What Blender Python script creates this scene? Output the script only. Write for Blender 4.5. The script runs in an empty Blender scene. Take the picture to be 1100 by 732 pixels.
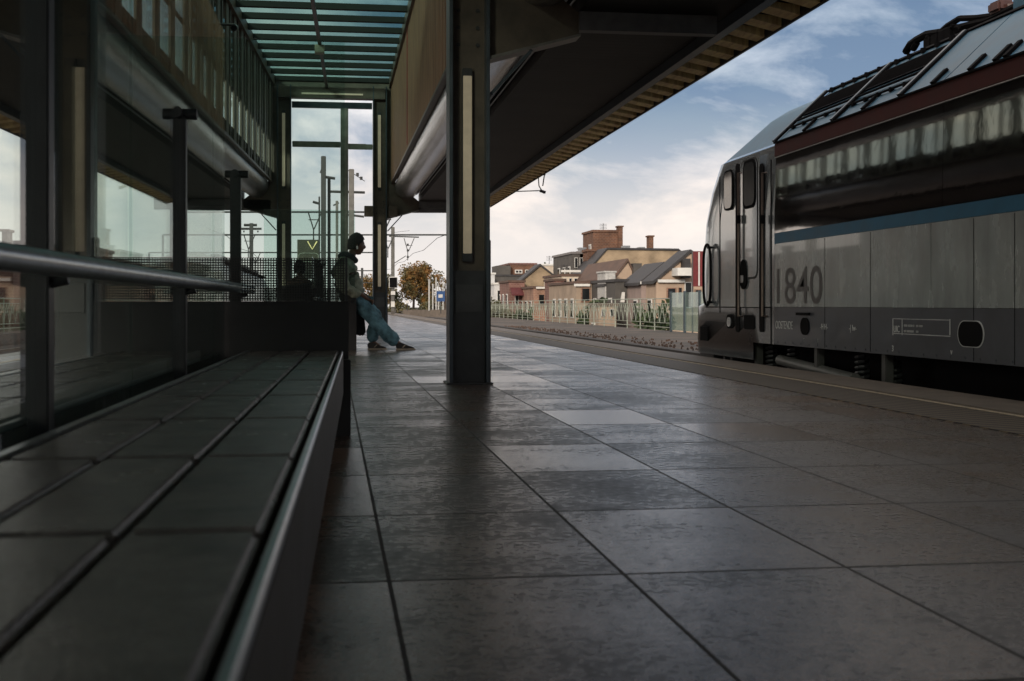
import bpy, bmesh, math, random
from mathutils import Vector, Matrix
random.seed(7)
R = math.radians
S = bpy.context.scene
C = S.collection
F = 1354.0; TH = R(8.11); CT, ST = math.cos(TH), math.sin(TH); H = 0.69

# ------------------------------------------------------------------ measuring helpers (sight line -> real place)
def ray(px, py):
    r = (px - 550) / F
    return Vector((r * CT + ST, -r * ST + CT, (327 - py) / F))
def at(px, py, w):
    return Vector((0, 0, H)) + ray(px, py) * w
def onX(px, py, X):
    d = ray(px, py); return Vector((0, 0, H)) + d * (X / d.x)
def onY(px, py, Y):
    d = ray(px, py); return Vector((0, 0, H)) + d * (Y / d.y)

# ------------------------------------------------------------------ materials
MATS = {}
def mat(name, col, rough=0.6, metal=0.0, var=0.25, scale=6.0, bump=0.0, bscale=None, spec=0.5, stretch=(1, 1, 1), col2=None, coat=0, emis=None):
    if name in MATS: return MATS[name]
    m = bpy.data.materials.new(name); m.use_nodes = True
    nt = m.node_tree; N = nt.nodes; L = nt.links
    b = N['Principled BSDF']
    b.inputs['Roughness'].default_value = rough; b.inputs['Metallic'].default_value = metal
    b.inputs['Specular IOR Level'].default_value = spec
    if coat: b.inputs['Coat Weight'].default_value = coat; b.inputs['Coat Roughness'].default_value = .03
    tc = N.new('ShaderNodeTexCoord'); mp = N.new('ShaderNodeMapping'); mp.inputs['Scale'].default_value = stretch
    L.new(tc.outputs['Object'], mp.inputs['Vector'])
    n = N.new('ShaderNodeTexNoise'); n.inputs['Scale'].default_value = scale; n.inputs['Detail'].default_value = 6; n.inputs['Roughness'].default_value = .62
    L.new(mp.outputs[0], n.inputs['Vector'])
    cr = N.new('ShaderNodeValToRGB'); c = cr.color_ramp
    a = tuple(x * (1 - var) for x in col); d = tuple(min(1, x * (1 + var)) for x in (col2 or col))
    c.elements[0].position = .33; c.elements[0].color = (*a, 1); c.elements[1].position = .68; c.elements[1].color = (*d, 1)
    L.new(n.outputs['Fac'], cr.inputs['Fac']); L.new(cr.outputs['Color'], b.inputs['Base Color'])
    mr = N.new('ShaderNodeMapRange'); mr.inputs['To Min'].default_value = max(.02, rough * .8); mr.inputs['To Max'].default_value = min(1, rough * 1.25)
    L.new(n.outputs['Fac'], mr.inputs['Value']); L.new(mr.outputs[0], b.inputs['Roughness'])
    if bump:
        n2 = N.new('ShaderNodeTexNoise'); n2.inputs['Scale'].default_value = bscale or scale * 4; n2.inputs['Detail'].default_value = 4
        L.new(mp.outputs[0], n2.inputs['Vector'])
        bp = N.new('ShaderNodeBump'); bp.inputs['Strength'].default_value = bump; bp.inputs['Distance'].default_value = .02
        L.new(n2.outputs['Fac'], bp.inputs['Height']); L.new(bp.outputs[0], b.inputs['Normal'])
    if emis: b.inputs['Emission Color'].default_value = (*emis[0], 1); b.inputs['Emission Strength'].default_value = emis[1]
    MATS[name] = m
    return m

def nodes_mat(name):
    m = bpy.data.materials.new(name); m.use_nodes = True
    return m, m.node_tree.nodes, m.node_tree.links
def M_(N, op, a=None, b=None, L=None, c=None):
    n = N.new('ShaderNodeMath'); n.operation = op
    for i, v in enumerate((a, b, c)):
        if v is None: continue
        if isinstance(v, (int, float)): n.inputs[i].default_value = v
        else: L.new(v, n.inputs[i])
    return n.outputs[0]

def glass(name, tint=(.88, .945, .925), refl=.9, ior=1.5, dirt=.02):
    m, N, L = nodes_mat(name); N.remove(N['Principled BSDF']); out = N['Material Output']
    tr = N.new('ShaderNodeBsdfTransparent'); tr.inputs[0].default_value = (*tint, 1)
    gl = N.new('ShaderNodeBsdfGlossy'); gl.inputs['Roughness'].default_value = .02; gl.inputs[0].default_value = (refl, refl, refl, 1)
    fr = N.new('ShaderNodeFresnel'); ge = N.new('ShaderNodeNewGeometry')
    L.new(M_(N, 'ADD', ior, M_(N, 'MULTIPLY', ge.outputs['Backfacing'], 1 / ior - ior, L), L), fr.inputs[0])
    mx = N.new('ShaderNodeMixShader'); L.new(fr.outputs[0], mx.inputs[0]); L.new(tr.outputs[0], mx.inputs[1]); L.new(gl.outputs[0], mx.inputs[2])
    df = N.new('ShaderNodeBsdfDiffuse'); df.inputs[0].default_value = (.35, .42, .4, 1)
    tc = N.new('ShaderNodeTexCoord'); n = N.new('ShaderNodeTexNoise'); n.inputs['Scale'].default_value = 3; n.inputs['Detail'].default_value = 8
    L.new(tc.outputs['Object'], n.inputs['Vector'])
    f = M_(N, 'MULTIPLY', n.outputs['Fac'], dirt * 2, L)
    mx2 = N.new('ShaderNodeMixShader'); L.new(f, mx2.inputs[0]); L.new(mx.outputs[0], mx2.inputs[1]); L.new(df.outputs[0], mx2.inputs[2])
    L.new(mx2.outputs[0], out.inputs[0])
    MATS[name] = m; return m

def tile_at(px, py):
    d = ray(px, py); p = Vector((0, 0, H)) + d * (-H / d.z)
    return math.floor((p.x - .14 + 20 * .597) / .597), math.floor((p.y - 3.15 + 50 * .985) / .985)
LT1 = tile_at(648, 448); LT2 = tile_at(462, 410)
def platform_mat():
    m, N, L = nodes_mat('stone_tiles'); b = N['Principled BSDF']
    tc = N.new('ShaderNodeTexCoord'); sp = N.new('ShaderNodeSeparateXYZ'); L.new(tc.outputs['Object'], sp.inputs[0])
    u = M_(N, 'DIVIDE', M_(N, 'SUBTRACT', sp.outputs[0], .14 - 20 * .597, L), .597, L)
    v = M_(N, 'DIVIDE', M_(N, 'SUBTRACT', sp.outputs[1], 3.15 - 50 * .985, L), .985, L)
    fu = M_(N, 'FRACT', u, None, L); fv = M_(N, 'FRACT', v, None, L)
    def edge(f, wd):
        a = M_(N, 'MINIMUM', f, M_(N, 'SUBTRACT', 1.0, f, L), L)
        return M_(N, 'LESS_THAN', a, wd, L)
    joint = M_(N, 'MAXIMUM', edge(fu, .009), edge(fv, .0085), L)
    cb = N.new('ShaderNodeCombineXYZ'); L.new(M_(N, 'FLOOR', u, None, L), cb.inputs[0]); L.new(M_(N, 'FLOOR', v, None, L), cb.inputs[1])
    wn = N.new('ShaderNodeTexWhiteNoise'); L.new(cb.outputs[0], wn.inputs['Vector'])
    n1 = N.new('ShaderNodeTexNoise'); n1.inputs['Scale'].default_value = 1.6; n1.inputs['Detail'].default_value = 9; n1.inputs['Roughness'].default_value = .72
    n2 = N.new('ShaderNodeTexNoise'); n2.inputs['Scale'].default_value = 26; n2.inputs['Detail'].default_value = 9; n2.inputs['Roughness'].default_value = .78
    n3 = N.new('ShaderNodeTexNoise'); n3.inputs['Scale'].default_value = 70; n3.inputs['Detail'].default_value = 6; n3.inputs['Roughness'].default_value = .75
    for n in (n1, n2, n3): L.new(tc.outputs['Object'], n.inputs['Vector'])
    tile = M_(N, 'POWER', wn.outputs['Value'], 3.0, L)
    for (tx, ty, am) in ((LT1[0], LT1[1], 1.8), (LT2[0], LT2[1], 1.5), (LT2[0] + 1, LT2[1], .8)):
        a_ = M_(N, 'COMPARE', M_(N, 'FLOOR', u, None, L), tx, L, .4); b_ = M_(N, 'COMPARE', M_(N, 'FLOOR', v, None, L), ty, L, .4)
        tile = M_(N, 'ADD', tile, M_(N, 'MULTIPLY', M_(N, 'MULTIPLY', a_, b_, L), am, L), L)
    s = M_(N, 'ADD', M_(N, 'MULTIPLY', n1.outputs['Fac'], .45, L), M_(N, 'MULTIPLY', n2.outputs['Fac'], .55, L), L)
    s = M_(N, 'ADD', s, M_(N, 'MULTIPLY', tile, .085, L), L)
    cr = N.new('ShaderNodeValToRGB'); e = cr.color_ramp.elements
    e[0].position = .42; e[0].color = (.022, .016, .013, 1); e[1].position = .61; e[1].color = (.25, .19, .148, 1)
    k = cr.color_ramp.elements.new(.52); k.color = (.082, .063, .052, 1)
    L.new(s, cr.inputs[0])
    sp2 = M_(N, 'MULTIPLY', M_(N, 'MAXIMUM', 0.0, M_(N, 'SUBTRACT', .52, n3.outputs['Fac'], L), L), 6.0, L)
    dk = N.new('ShaderNodeMixRGB'); dk.blend_type = 'MULTIPLY'; L.new(M_(N, 'MINIMUM', sp2, .85, L), dk.inputs[0]); L.new(cr.outputs[0], dk.inputs[1]); dk.inputs[2].default_value = (.3, .3, .3, 1)
    vo = N.new('ShaderNodeTexVoronoi'); vo.inputs['Scale'].default_value = 2.6; L.new(tc.outputs['Object'], vo.inputs['Vector'])
    gum = M_(N, 'LESS_THAN', vo.outputs['Distance'], .045, L)
    dg = N.new('ShaderNodeMixRGB'); L.new(M_(N, 'MULTIPLY', gum, .8, L), dg.inputs[0]); L.new(dk.outputs[0], dg.inputs[1]); dg.inputs[2].default_value = (.012, .011, .010, 1); dk = dg
    mj = N.new('ShaderNodeMixRGB'); L.new(joint, mj.inputs[0]); L.new(dk.outputs[0], mj.inputs[1]); mj.inputs[2].default_value = (.008, .007, .006, 1)
    hu = N.new('ShaderNodeMixRGB'); hu.inputs[1].default_value = (1.10, .95, .84, 1); hu.inputs[2].default_value = (.90, .88, .98, 1)
    sc_ = N.new('ShaderNodeSeparateColor'); L.new(wn.outputs['Color'], sc_.inputs[0]); L.new(sc_.outputs[1], hu.inputs[0])
    mh = N.new('ShaderNodeMixRGB'); mh.blend_type = 'MULTIPLY'; mh.inputs[0].default_value = 1; L.new(mj.outputs[0], mh.inputs[1]); L.new(hu.outputs[0], mh.inputs[2]); L.new(mh.outputs[0], b.inputs['Base Color'])
    rr = N.new('ShaderNodeMapRange'); rr.inputs['From Min'].default_value = .42; rr.inputs['From Max'].default_value = .60; rr.inputs['To Min'].default_value = .42; rr.inputs['To Max'].default_value = .16; b.inputs['Specular IOR Level'].default_value = 1.0
    L.new(s, rr.inputs[0])
    L.new(M_(N, 'MINIMUM', 1.0, M_(N, 'ADD', rr.outputs[0], M_(N, 'MULTIPLY', joint, .5, L), L), L), b.inputs['Roughness'])
    hgt = M_(N, 'SUBTRACT', M_(N, 'MULTIPLY', n2.outputs['Fac'], .25, L), M_(N, 'MULTIPLY', joint, .6, L), L)
    hgt = M_(N, 'ADD', hgt, M_(N, 'MULTIPLY', n3.outputs['Fac'], .08, L), L)
    hgt = M_(N, 'ADD', hgt, M_(N, 'MULTIPLY', wn.outputs['Value'], .12, L), L)
    bp = N.new('ShaderNodeBump'); bp.inputs['Strength'].default_value = .24; bp.inputs['Distance'].default_value = .02
    L.new(hgt, bp.inputs['Height']); L.new(bp.outputs[0], b.inputs['Normal'])
    MATS['stone_tiles'] = m; return m

def tactile_mat():
    m, N, L = nodes_mat('tactile'); b = N['Principled BSDF']
    tc = N.new('ShaderNodeTexCoord'); sp = N.new('ShaderNodeSeparateXYZ'); L.new(tc.outputs['Object'], sp.inputs[0])
    s = M_(N, 'SINE', M_(N, 'MULTIPLY', M_(N, 'ADD', sp.outputs[1], M_(N, 'MULTIPLY', sp.outputs[0], 1.2, L), L), 2 * math.pi / .20, L), None, L)
    t = M_(N, 'SINE', M_(N, 'MULTIPLY', sp.outputs[0], 2 * math.pi / .075, L), None, L)
    g = M_(N, 'GREATER_THAN', M_(N, 'ADD', s, M_(N, 'MULTIPLY', t, .0, L), L), .1, L)
    mx = N.new('ShaderNodeMixRGB'); L.new(g, mx.inputs[0]); mx.inputs[1].default_value = (.004, .003, .003, 1); mx.inputs[2].default_value = (.12, .088, .055, 1)
    L.new(mx.outputs[0], b.inputs['Base Color']); b.inputs['Roughness'].default_value = .62
    bp = N.new('ShaderNodeBump'); bp.inputs['Strength'].default_value = .8; bp.inputs['Distance'].default_value = .01; L.new(g, bp.inputs['Height']); L.new(bp.outputs[0], b.inputs['Normal'])
    return m

def soffit_mat():
    m, N, L = nodes_mat('ribbed_soffit'); b = N['Principled BSDF']; b.inputs['Roughness'].default_value = .6; b.inputs['Specular IOR Level'].default_value = .3
    tc = N.new('ShaderNodeTexCoord'); sp = N.new('ShaderNodeSeparateXYZ'); L.new(tc.outputs['Object'], sp.inputs[0])
    f = M_(N, 'FRACT', M_(N, 'MULTIPLY', M_(N, 'ADD', sp.outputs[1], 50, L), 1 / .15, L), None, L); g = M_(N, 'GREATER_THAN', f, .12, L)
    f2 = M_(N, 'FRACT', M_(N, 'MULTIPLY', M_(N, 'ADD', sp.outputs[1], 50, L), 1 / 3.0, L), None, L); g = M_(N, 'MULTIPLY', g, M_(N, 'GREATER_THAN', f2, .012, L), L)
    n = N.new('ShaderNodeTexNoise'); n.inputs['Scale'].default_value = 1.3; n.inputs['Detail'].default_value = 7; L.new(tc.outputs['Object'], n.inputs['Vector'])
    mx = N.new('ShaderNodeMixRGB'); L.new(g, mx.inputs[0]); mx.inputs[1].default_value = (.006, .006, .006, 1)
    cr = N.new('ShaderNodeValToRGB'); e = cr.color_ramp.elements; e[0].position = .35; e[0].color = (.010, .0095, .0095, 1); e[1].position = .68; e[1].color = (.024, .023, .022, 1)
    L.new(n.outputs['Fac'], cr.inputs[0]); L.new(cr.outputs[0], mx.inputs[2]); L.new(mx.outputs[0], b.inputs['Base Color'])
    bp = N.new('ShaderNodeBump'); bp.inputs['Strength'].default_value = .6; bp.inputs['Distance'].default_value = .01; L.new(g, bp.inputs['Height']); L.new(bp.outputs[0], b.inputs['Normal'])
    MATS['dark_soffit'] = m; return m
def dots_mat():
    m, N, L = nodes_mat('dotted_print'); b = N['Principled BSDF']; out = N['Material Output']
    b.inputs['Base Color'].default_value = (.012, .012, .013, 1); b.inputs['Roughness'].default_value = .4
    tc = N.new('ShaderNodeTexCoord'); sp = N.new('ShaderNodeSeparateXYZ'); L.new(tc.outputs['Object'], sp.inputs[0])
    P = .0135
    def fr(o):
        f = M_(N, 'FRACT', M_(N, 'DIVIDE', M_(N, 'ADD', o, 10, L), P, L), None, L)
        return M_(N, 'ABSOLUTE', M_(N, 'SUBTRACT', f, .5, L), None, L)
    a = M_(N, 'MAXIMUM', fr(sp.outputs[0]), fr(sp.outputs[2]), L)
    g = M_(N, 'GREATER_THAN', a, .27, L)
    tr = N.new('ShaderNodeBsdfTransparent'); tr.inputs[0].default_value = (.8, .86, .84, 1)
    mx = N.new('ShaderNodeMixShader'); L.new(g, mx.inputs[0]); L.new(tr.outputs[0], mx.inputs[1]); L.new(b.outputs[0], mx.inputs[2]); L.new(mx.outputs[0], out.inputs[0])
    return m

def brick_mat(name, c1, c2, mortar, sc=1.0):
    m, N, L = nodes_mat(name); b = N['Principled BSDF']; b.inputs['Roughness'].default_value = .85
    tc = N.new('ShaderNodeTexCoord'); sp = N.new('ShaderNodeSeparateXYZ'); L.new(tc.outputs['Object'], sp.inputs[0])
    cb = N.new('ShaderNodeCombineXYZ'); L.new(M_(N, 'ADD', sp.outputs[0], sp.outputs[1], L), cb.inputs[0]); L.new(sp.outputs[2], cb.inputs[1])
    bt = N.new('ShaderNodeTexBrick'); bt.inputs['Scale'].default_value = 1.6 * sc; bt.inputs['Color1'].default_value = (*c1, 1); bt.inputs['Color2'].default_value = (*c2, 1); bt.inputs['Mortar'].default_value = (*mortar, 1); bt.inputs['Mortar Size'].default_value = .03
    L.new(cb.outputs[0], bt.inputs['Vector'])
    n = N.new('ShaderNodeTexNoise'); n.inputs['Scale'].default_value = .9; n.inputs['Detail'].default_value = 7; L.new(tc.outputs['Object'], n.inputs['Vector'])
    mr = N.new('ShaderNodeMapRange'); mr.inputs['From Min'].default_value = .3; mr.inputs['From Max'].default_value = .7; mr.inputs['To Min'].default_value = .6; mr.inputs['To Max'].default_value = 1.25; L.new(n.outputs['Fac'], mr.inputs[0])
    mx = N.new('ShaderNodeMixRGB'); mx.blend_type = 'MULTIPLY'; mx.inputs[0].default_value = 1; L.new(bt.outputs['Color'], mx.inputs[1]); L.new(mr.outputs[0], mx.inputs[2]); L.new(mx.outputs[0], b.inputs['Base Color'])
    MATS[name] = m; return m

def leaf_mat(name, cols):
    m, N, L = nodes_mat(name); b = N['Principled BSDF']; b.inputs['Roughness'].default_value = .7
    tc = N.new('ShaderNodeTexCoord'); n = N.new('ShaderNodeTexNoise'); n.inputs['Scale'].default_value = .9; n.inputs['Detail'].default_value = 5
    L.new(tc.outputs['Object'], n.inputs['Vector']); cr = N.new('ShaderNodeValToRGB'); e = cr.color_ramp.elements
    e[0].position = .35; e[0].color = (*cols[0], 1); e[1].position = .66; e[1].color = (*cols[-1], 1)
    if len(cols) > 2: k = e.new(.5); k.color = (*cols[1], 1)
    L.new(n.outputs['Fac'], cr.inputs[0]); L.new(cr.outputs[0], b.inputs['Base Color'])
    MATS[name] = m; return m

# ------------------------------------------------------------------ mesh builder
class MB:
    def __init__(s): s.v = []; s.f = []; s.m = []; s.mi = 0
    def quad(s, *p):
        n = len(s.v); s.v += [tuple(q) for q in p]; s.f.append(tuple(range(n, n + len(p)))); s.m.append(s.mi); return s
    def box(s, x0, x1, y0, y1, z0, z1):
        if x0 > x1: x0, x1 = x1, x0
        if y0 > y1: y0, y1 = y1, y0
        if z0 > z1: z0, z1 = z1, z0
        n = len(s.v)
        s.v += [(x0, y0, z0), (x1, y0, z0), (x1, y1, z0), (x0, y1, z0), (x0, y0, z1), (x1, y0, z1), (x1, y1, z1), (x0, y1, z1)]
        for f in ((3, 2, 1, 0), (4, 5, 6, 7), (0, 1, 5, 4), (1, 2, 6, 5), (2, 3, 7, 6), (3, 0, 4, 7)):
            s.f.append(tuple(n + i for i in f)); s.m.append(s.mi)
        return s
    def prism(s, poly, fn, a, b):
        """poly of (u,v); fn(u,v,t)->xyz; extruded from t=a to t=b"""
        n = len(s.v); k = len(poly)
        s.v += [tuple(fn(u, v, a)) for u, v in poly] + [tuple(fn(u, v, b)) for u, v in poly]
        s.f.append(tuple(range(n, n + k))); s.m.append(s.mi)
        s.f.append(tuple(range(n + 2 * k - 1, n + k - 1, -1))); s.m.append(s.mi)
        for i in range(k):
            j = (i + 1) % k; s.f.append((n + j, n + i, n + k + i, n + k + j)); s.m.append(s.mi)
        return s
    def tube(s, pts, r, seg=10, cap=True):
        pts = [Vector(p) for p in pts]; rs = r if isinstance(r, (list, tuple)) else [r] * len(pts)
        n0 = len(s.v); up = Vector((0, 0, 1)); prev = None
        for i, p in enumerate(pts):
            t = (pts[min(i + 1, len(pts) - 1)] - pts[max(i - 1, 0)]).normalized()
            if prev is None: a = t.cross(up if abs(t.z) < .95 else Vector((1, 0, 0))).normalized()
            else: a = (prev - t * prev.dot(t)).normalized()
            prev = a; b = t.cross(a)
            for k in range(seg):
                q = 2 * math.pi * k / seg; s.v.append(tuple(p + (a * math.cos(q) + b * math.sin(q)) * rs[i]))
        for i in range(len(pts) - 1):
            for k in range(seg):
                k2 = (k + 1) % seg; s.f.append((n0 + i * seg + k, n0 + i * seg + k2, n0 + (i + 1) * seg + k2, n0 + (i + 1) * seg + k)); s.m.append(s.mi)
        if cap:
            s.f.append(tuple(n0 + k for k in range(seg - 1, -1, -1))); s.m.append(s.mi)
            e = n0 + (len(pts) - 1) * seg; s.f.append(tuple(e + k for k in range(seg))); s.m.append(s.mi)
        return s
    def build(s, name, m, parent=None, bevel=0, smooth=False, seg=2):
        me = bpy.data.meshes.new(name); me.from_pydata(s.v, [], s.f)
        ms = m if isinstance(m, (list, tuple)) else [m]
        for x in ms: me.materials.append(x)
        if len(ms) > 1: me.polygons.foreach_set('material_index', s.m)
        bm = bmesh.new(); bm.from_mesh(me); bmesh.ops.recalc_face_normals(bm, faces=bm.faces)
        if bevel: bmesh.ops.bevel(bm, geom=list(bm.edges), offset=bevel, segments=seg, affect='EDGES', clamp_overlap=True)
        bm.to_mesh(me); bm.free()
        if smooth:
            me.polygons.foreach_set('use_smooth', [True] * len(me.polygons))
            try: me.set_sharp_from_angle(angle=R(40))
            except Exception: pass
        o = bpy.data.objects.new(name, me); C.objects.link(o)
        if parent is not None:
            o.parent = parent; o.matrix_parent_inverse = Matrix.LocRotScale(parent.location, parent.rotation_euler, None).inverted()
            par = parent.parent
            if par is not None:
                o.matrix_parent_inverse = wm(parent).inverted()
        return o
def wm(o):
    m = Matrix.LocRotScale(o.location, o.rotation_euler, o.scale)
    if o.parent: return wm(o.parent) @ o.matrix_parent_inverse @ m
    return m
def tag(o, label=None, cat=None, group=None, kind=None):
    if label: o['label'] = label
    if cat: o['category'] = cat
    if group: o['group'] = group
    if kind: o['kind'] = kind
    return o
def thing(name, label, cat, loc=(0, 0, 0), group=None):
    o = bpy.data.objects.new(name, None); o.location = loc; o.empty_display_size = .3; C.objects.link(o)
    return tag(o, label, cat, group)
def struct(name, mb, m, **k): return tag(mb.build(name, m, **k), kind='structure')
def copy_tree(o, parent=None):
    c = o.copy(); C.objects.link(c)
    if parent is not None: c.parent = parent
    for ch in list(o.children):
        copy_tree(ch, c)
    return c
def text(name, body, size, m, parent, loc, rot, ext=.003, sx=1.0, align='LEFT'):
    cu = bpy.data.curves.new(name, 'FONT'); cu.body = body; cu.size = size; cu.extrude = ext; cu.offset = .002 if name == 'fleet_number' else 0; cu.align_x = align
    t = bpy.data.objects.new('tmp', cu); C.objects.link(t); bpy.context.view_layer.update()
    me = bpy.data.meshes.new_from_object(t.evaluated_get(bpy.context.evaluated_depsgraph_get()))
    bpy.data.objects.remove(t)
    me.materials.clear(); me.materials.append(m)
    mw = Matrix.Translation(loc) @ rot.to_matrix().to_4x4() @ Matrix.Diagonal((sx, 1, 1, 1))
    me.transform(mw)
    o = bpy.data.objects.new(name, me); C.objects.link(o)
    if parent is not None: o.parent = parent; o.matrix_parent_inverse = wm(parent).inverted()
    return o

# ------------------------------------------------------------------ palette
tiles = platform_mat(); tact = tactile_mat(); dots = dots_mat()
steel = mat('dark_painted_steel', (.022, .024, .027), .42, .0, .3, 5, .05)
steelb = mat('blue_grey_steel', (.045, .06, .075), .35, .2, .25, 4, .05)
brownst = mat('brown_painted_steel', (.075, .058, .043), .45, 0, .35, 4, .06)
soff = soffit_mat()
galv = mat('galvanised_metal', (.30, .31, .32), .38, .85, .25, 12, .12, 30)
duct_lit = mat('lit_duct_metal', (.55, .56, .58), .22, .9, .3, 3, .25, 12, stretch=(2, .25, 2))  # lighter copy for the right duct, its highlight put into the colour
ductm = mat('spiral_duct_metal', (.24, .24, .245), .33, .85, .3, 3, .35, 9, stretch=(2, .25, 2))  # darker copy for the left duct, its dimness put into the colour
wood = mat('oiled_wood', (.92, .60, .30), .6, 0, .35, 3, .15, 20, stretch=(6, 1, 1))
woodw = mat('brown_wall_boards', (.30, .165, .10), .65, 0, .3, 2.5, .1, 20, stretch=(3, 3, .4))
fins = mat('grey_brown_fins', (.10, .085, .07), .6, 0, .35, 2.5, .1, 20, stretch=(3, 3, .4))
redst = mat('red_strip', (.25, .02, .015), .5)
lampm = mat('warm_diffuser', (.50, .43, .33), .45, 0, .12, 8, emis=((1, .8, .55), .06))
seatm = mat('dark_bench_slab', (.115, .105, .097), .25, 0, .4, 9, .25, 160, spec=.5)
stainless = mat('brushed_stainless', (.50, .53, .55), .3, 1, .15, 20, .05, 60)
panelm = mat('black_panel', (.010, .010, .011), .45, 0, .3, 4, .03)
gl = glass('clear_green_glass', refl=.7); mint = glass('mint_roof_glass', (.68, .87, .82), .3, 1.3, .04)
wallgl = glass('pale_wall_glass', (.88, .96, .92))
gldk = glass('teal_fence_glass', (.70, .84, .82), dirt=.2)
concrete = mat('pale_coping', (.12, .098, .08), .6, 0, .3, 5, .2, 40)
linem = mat('pale_line', (.44, .36, .27), .6, 0, .3, 12)
ballast = mat('ballast_stones', (.09, .075, .065), .9, 0, .5, 14, .9, 40, col2=(.14, .11, .09))
rust = mat('rusty_gravel', (.055, .045, .04), .9, 0, .5, 1.1, .7, 25, col2=(.08, .045, .03))
railm = mat('rail_steel', (.13, .08, .06), .4, .6, .3, 9)
sleeper = mat('concrete_sleeper', (.16, .14, .12), .85, 0, .3, 6, .3)
groundm = mat('town_ground', (.07, .068, .064), .9, 0, .3, .2)
white = mat('white_paint', (.62, .62, .60), .55, 0, .1, 2)
bwin = mat('dark_window_glass', (.012, .014, .016), .12, 0, .3, 1, spec=.25)

# ------------------------------------------------------------------ setting: ground, platforms, tracks
struct('ground', MB().box(-900, 900, -300, 2500, -6.2, -5.6), groundm)
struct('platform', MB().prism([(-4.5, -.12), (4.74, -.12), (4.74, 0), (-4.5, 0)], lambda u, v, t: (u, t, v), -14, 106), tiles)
struct('platform_body', MB().box(-4.3, 4.6, -14, 105.8, -5.6, -.125), concrete)
struct('tactile_strip', MB().box(3.58, 4.13, -14, 106, .001, .006), tact)
struct('platform_line', MB().box(4.17, 4.20, -14, 106, .001, .005), linem)
struct('platform_coping', MB().box(4.225, 4.78, -14, 106, -.14, .012), concrete, bevel=.006)
tl = struct('platform_line', MB().box(-3.9, -3.8, -14, 106, .001, .005), linem)
struct('tactile_strip', MB().box(-3.7, -3.3, -14, 106, .001, .0055), tact)
struct('track_bed', MB().box(4.6, 8.0, -60, 400, -5.6, -1.0), ballast)
struct('track_bed', MB().box(-12, -4.3, -60, 400, -5.6, -1.0), ballast)
for xc in (6.45, -6.3, -10.0):
    mb = MB()
    for s in (-.75, .75):
        mb.box(xc + s - .035, xc + s + .035, -60, 400, -.90, -.80)
        mb.box(xc + s - .06, xc + s + .06, -60, 400, -.93, -.90)
    struct('railway_track', mb, railm)
    mb = MB()
    for i in range(160):
        y = -20 + i * .62; mb.box(xc - 1.25, xc + 1.25, y, y + .25, -1.05, -.93)
    struct('track_sleepers', mb, sleeper)
# opposite disused platform on the viaduct
deckm = mat('worn_asphalt', (.05, .047, .045), .85, 0, .45, .5, .6, 20, col2=(.085, .07, .06)); edgem = mat('dark_kerb_face', (.03, .028, .027), .8, 0, .4, 3, .3)
struct('viaduct_deck', MB().box(8.0, 13.9, -60, 420, -5.6, -.42), deckm)
struct('viaduct_kerb', MB().box(7.9, 8.25, -60, 420, -1.1, -.38), edgem)
struct('viaduct_deck', MB().box(-16, -12, -60, 420, -5.6, -.42), rust)
mb = MB()
for i in range(600):   # loose heaps on the opposite deck
    y = random.uniform(18, 62); x = 8.4 + 3.0 * random.random() ** 1.2 * (1 - y / 90); r = random.uniform(.012, .05)
    mb.prism([(math.cos(a) * r * random.uniform(.7, 1.2), math.sin(a) * r * random.uniform(.7, 1.2)) for a in [k * 1.256 for k in range(5)]], lambda u, v, t, x=x, y=y: (x + u * (1 - t * .5), y + v * (1 - t * .5), -.42 + t * .05), 0, 1)
tag(mb.build('gravel', rust), 'rusty brown gravel scattered along the disused platform edge', 'gravel', kind='stuff')
struct('far_street', MB().box(14.0, 19, -60, 420, -5.6, -5.55), mat('asphalt', (.05, .05, .052), .8, 0, .2, 3))
# far low wall across the tracks, beyond the platform end
wl = MB(); wl.box(6.0, 14, 108, 108.5, -.5, .22); wl.build('w', concrete).name = 'low_wall'
tag(bpy.data.objects['low_wall'], 'pale low concrete wall past the far end of the platform', 'wall')

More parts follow.
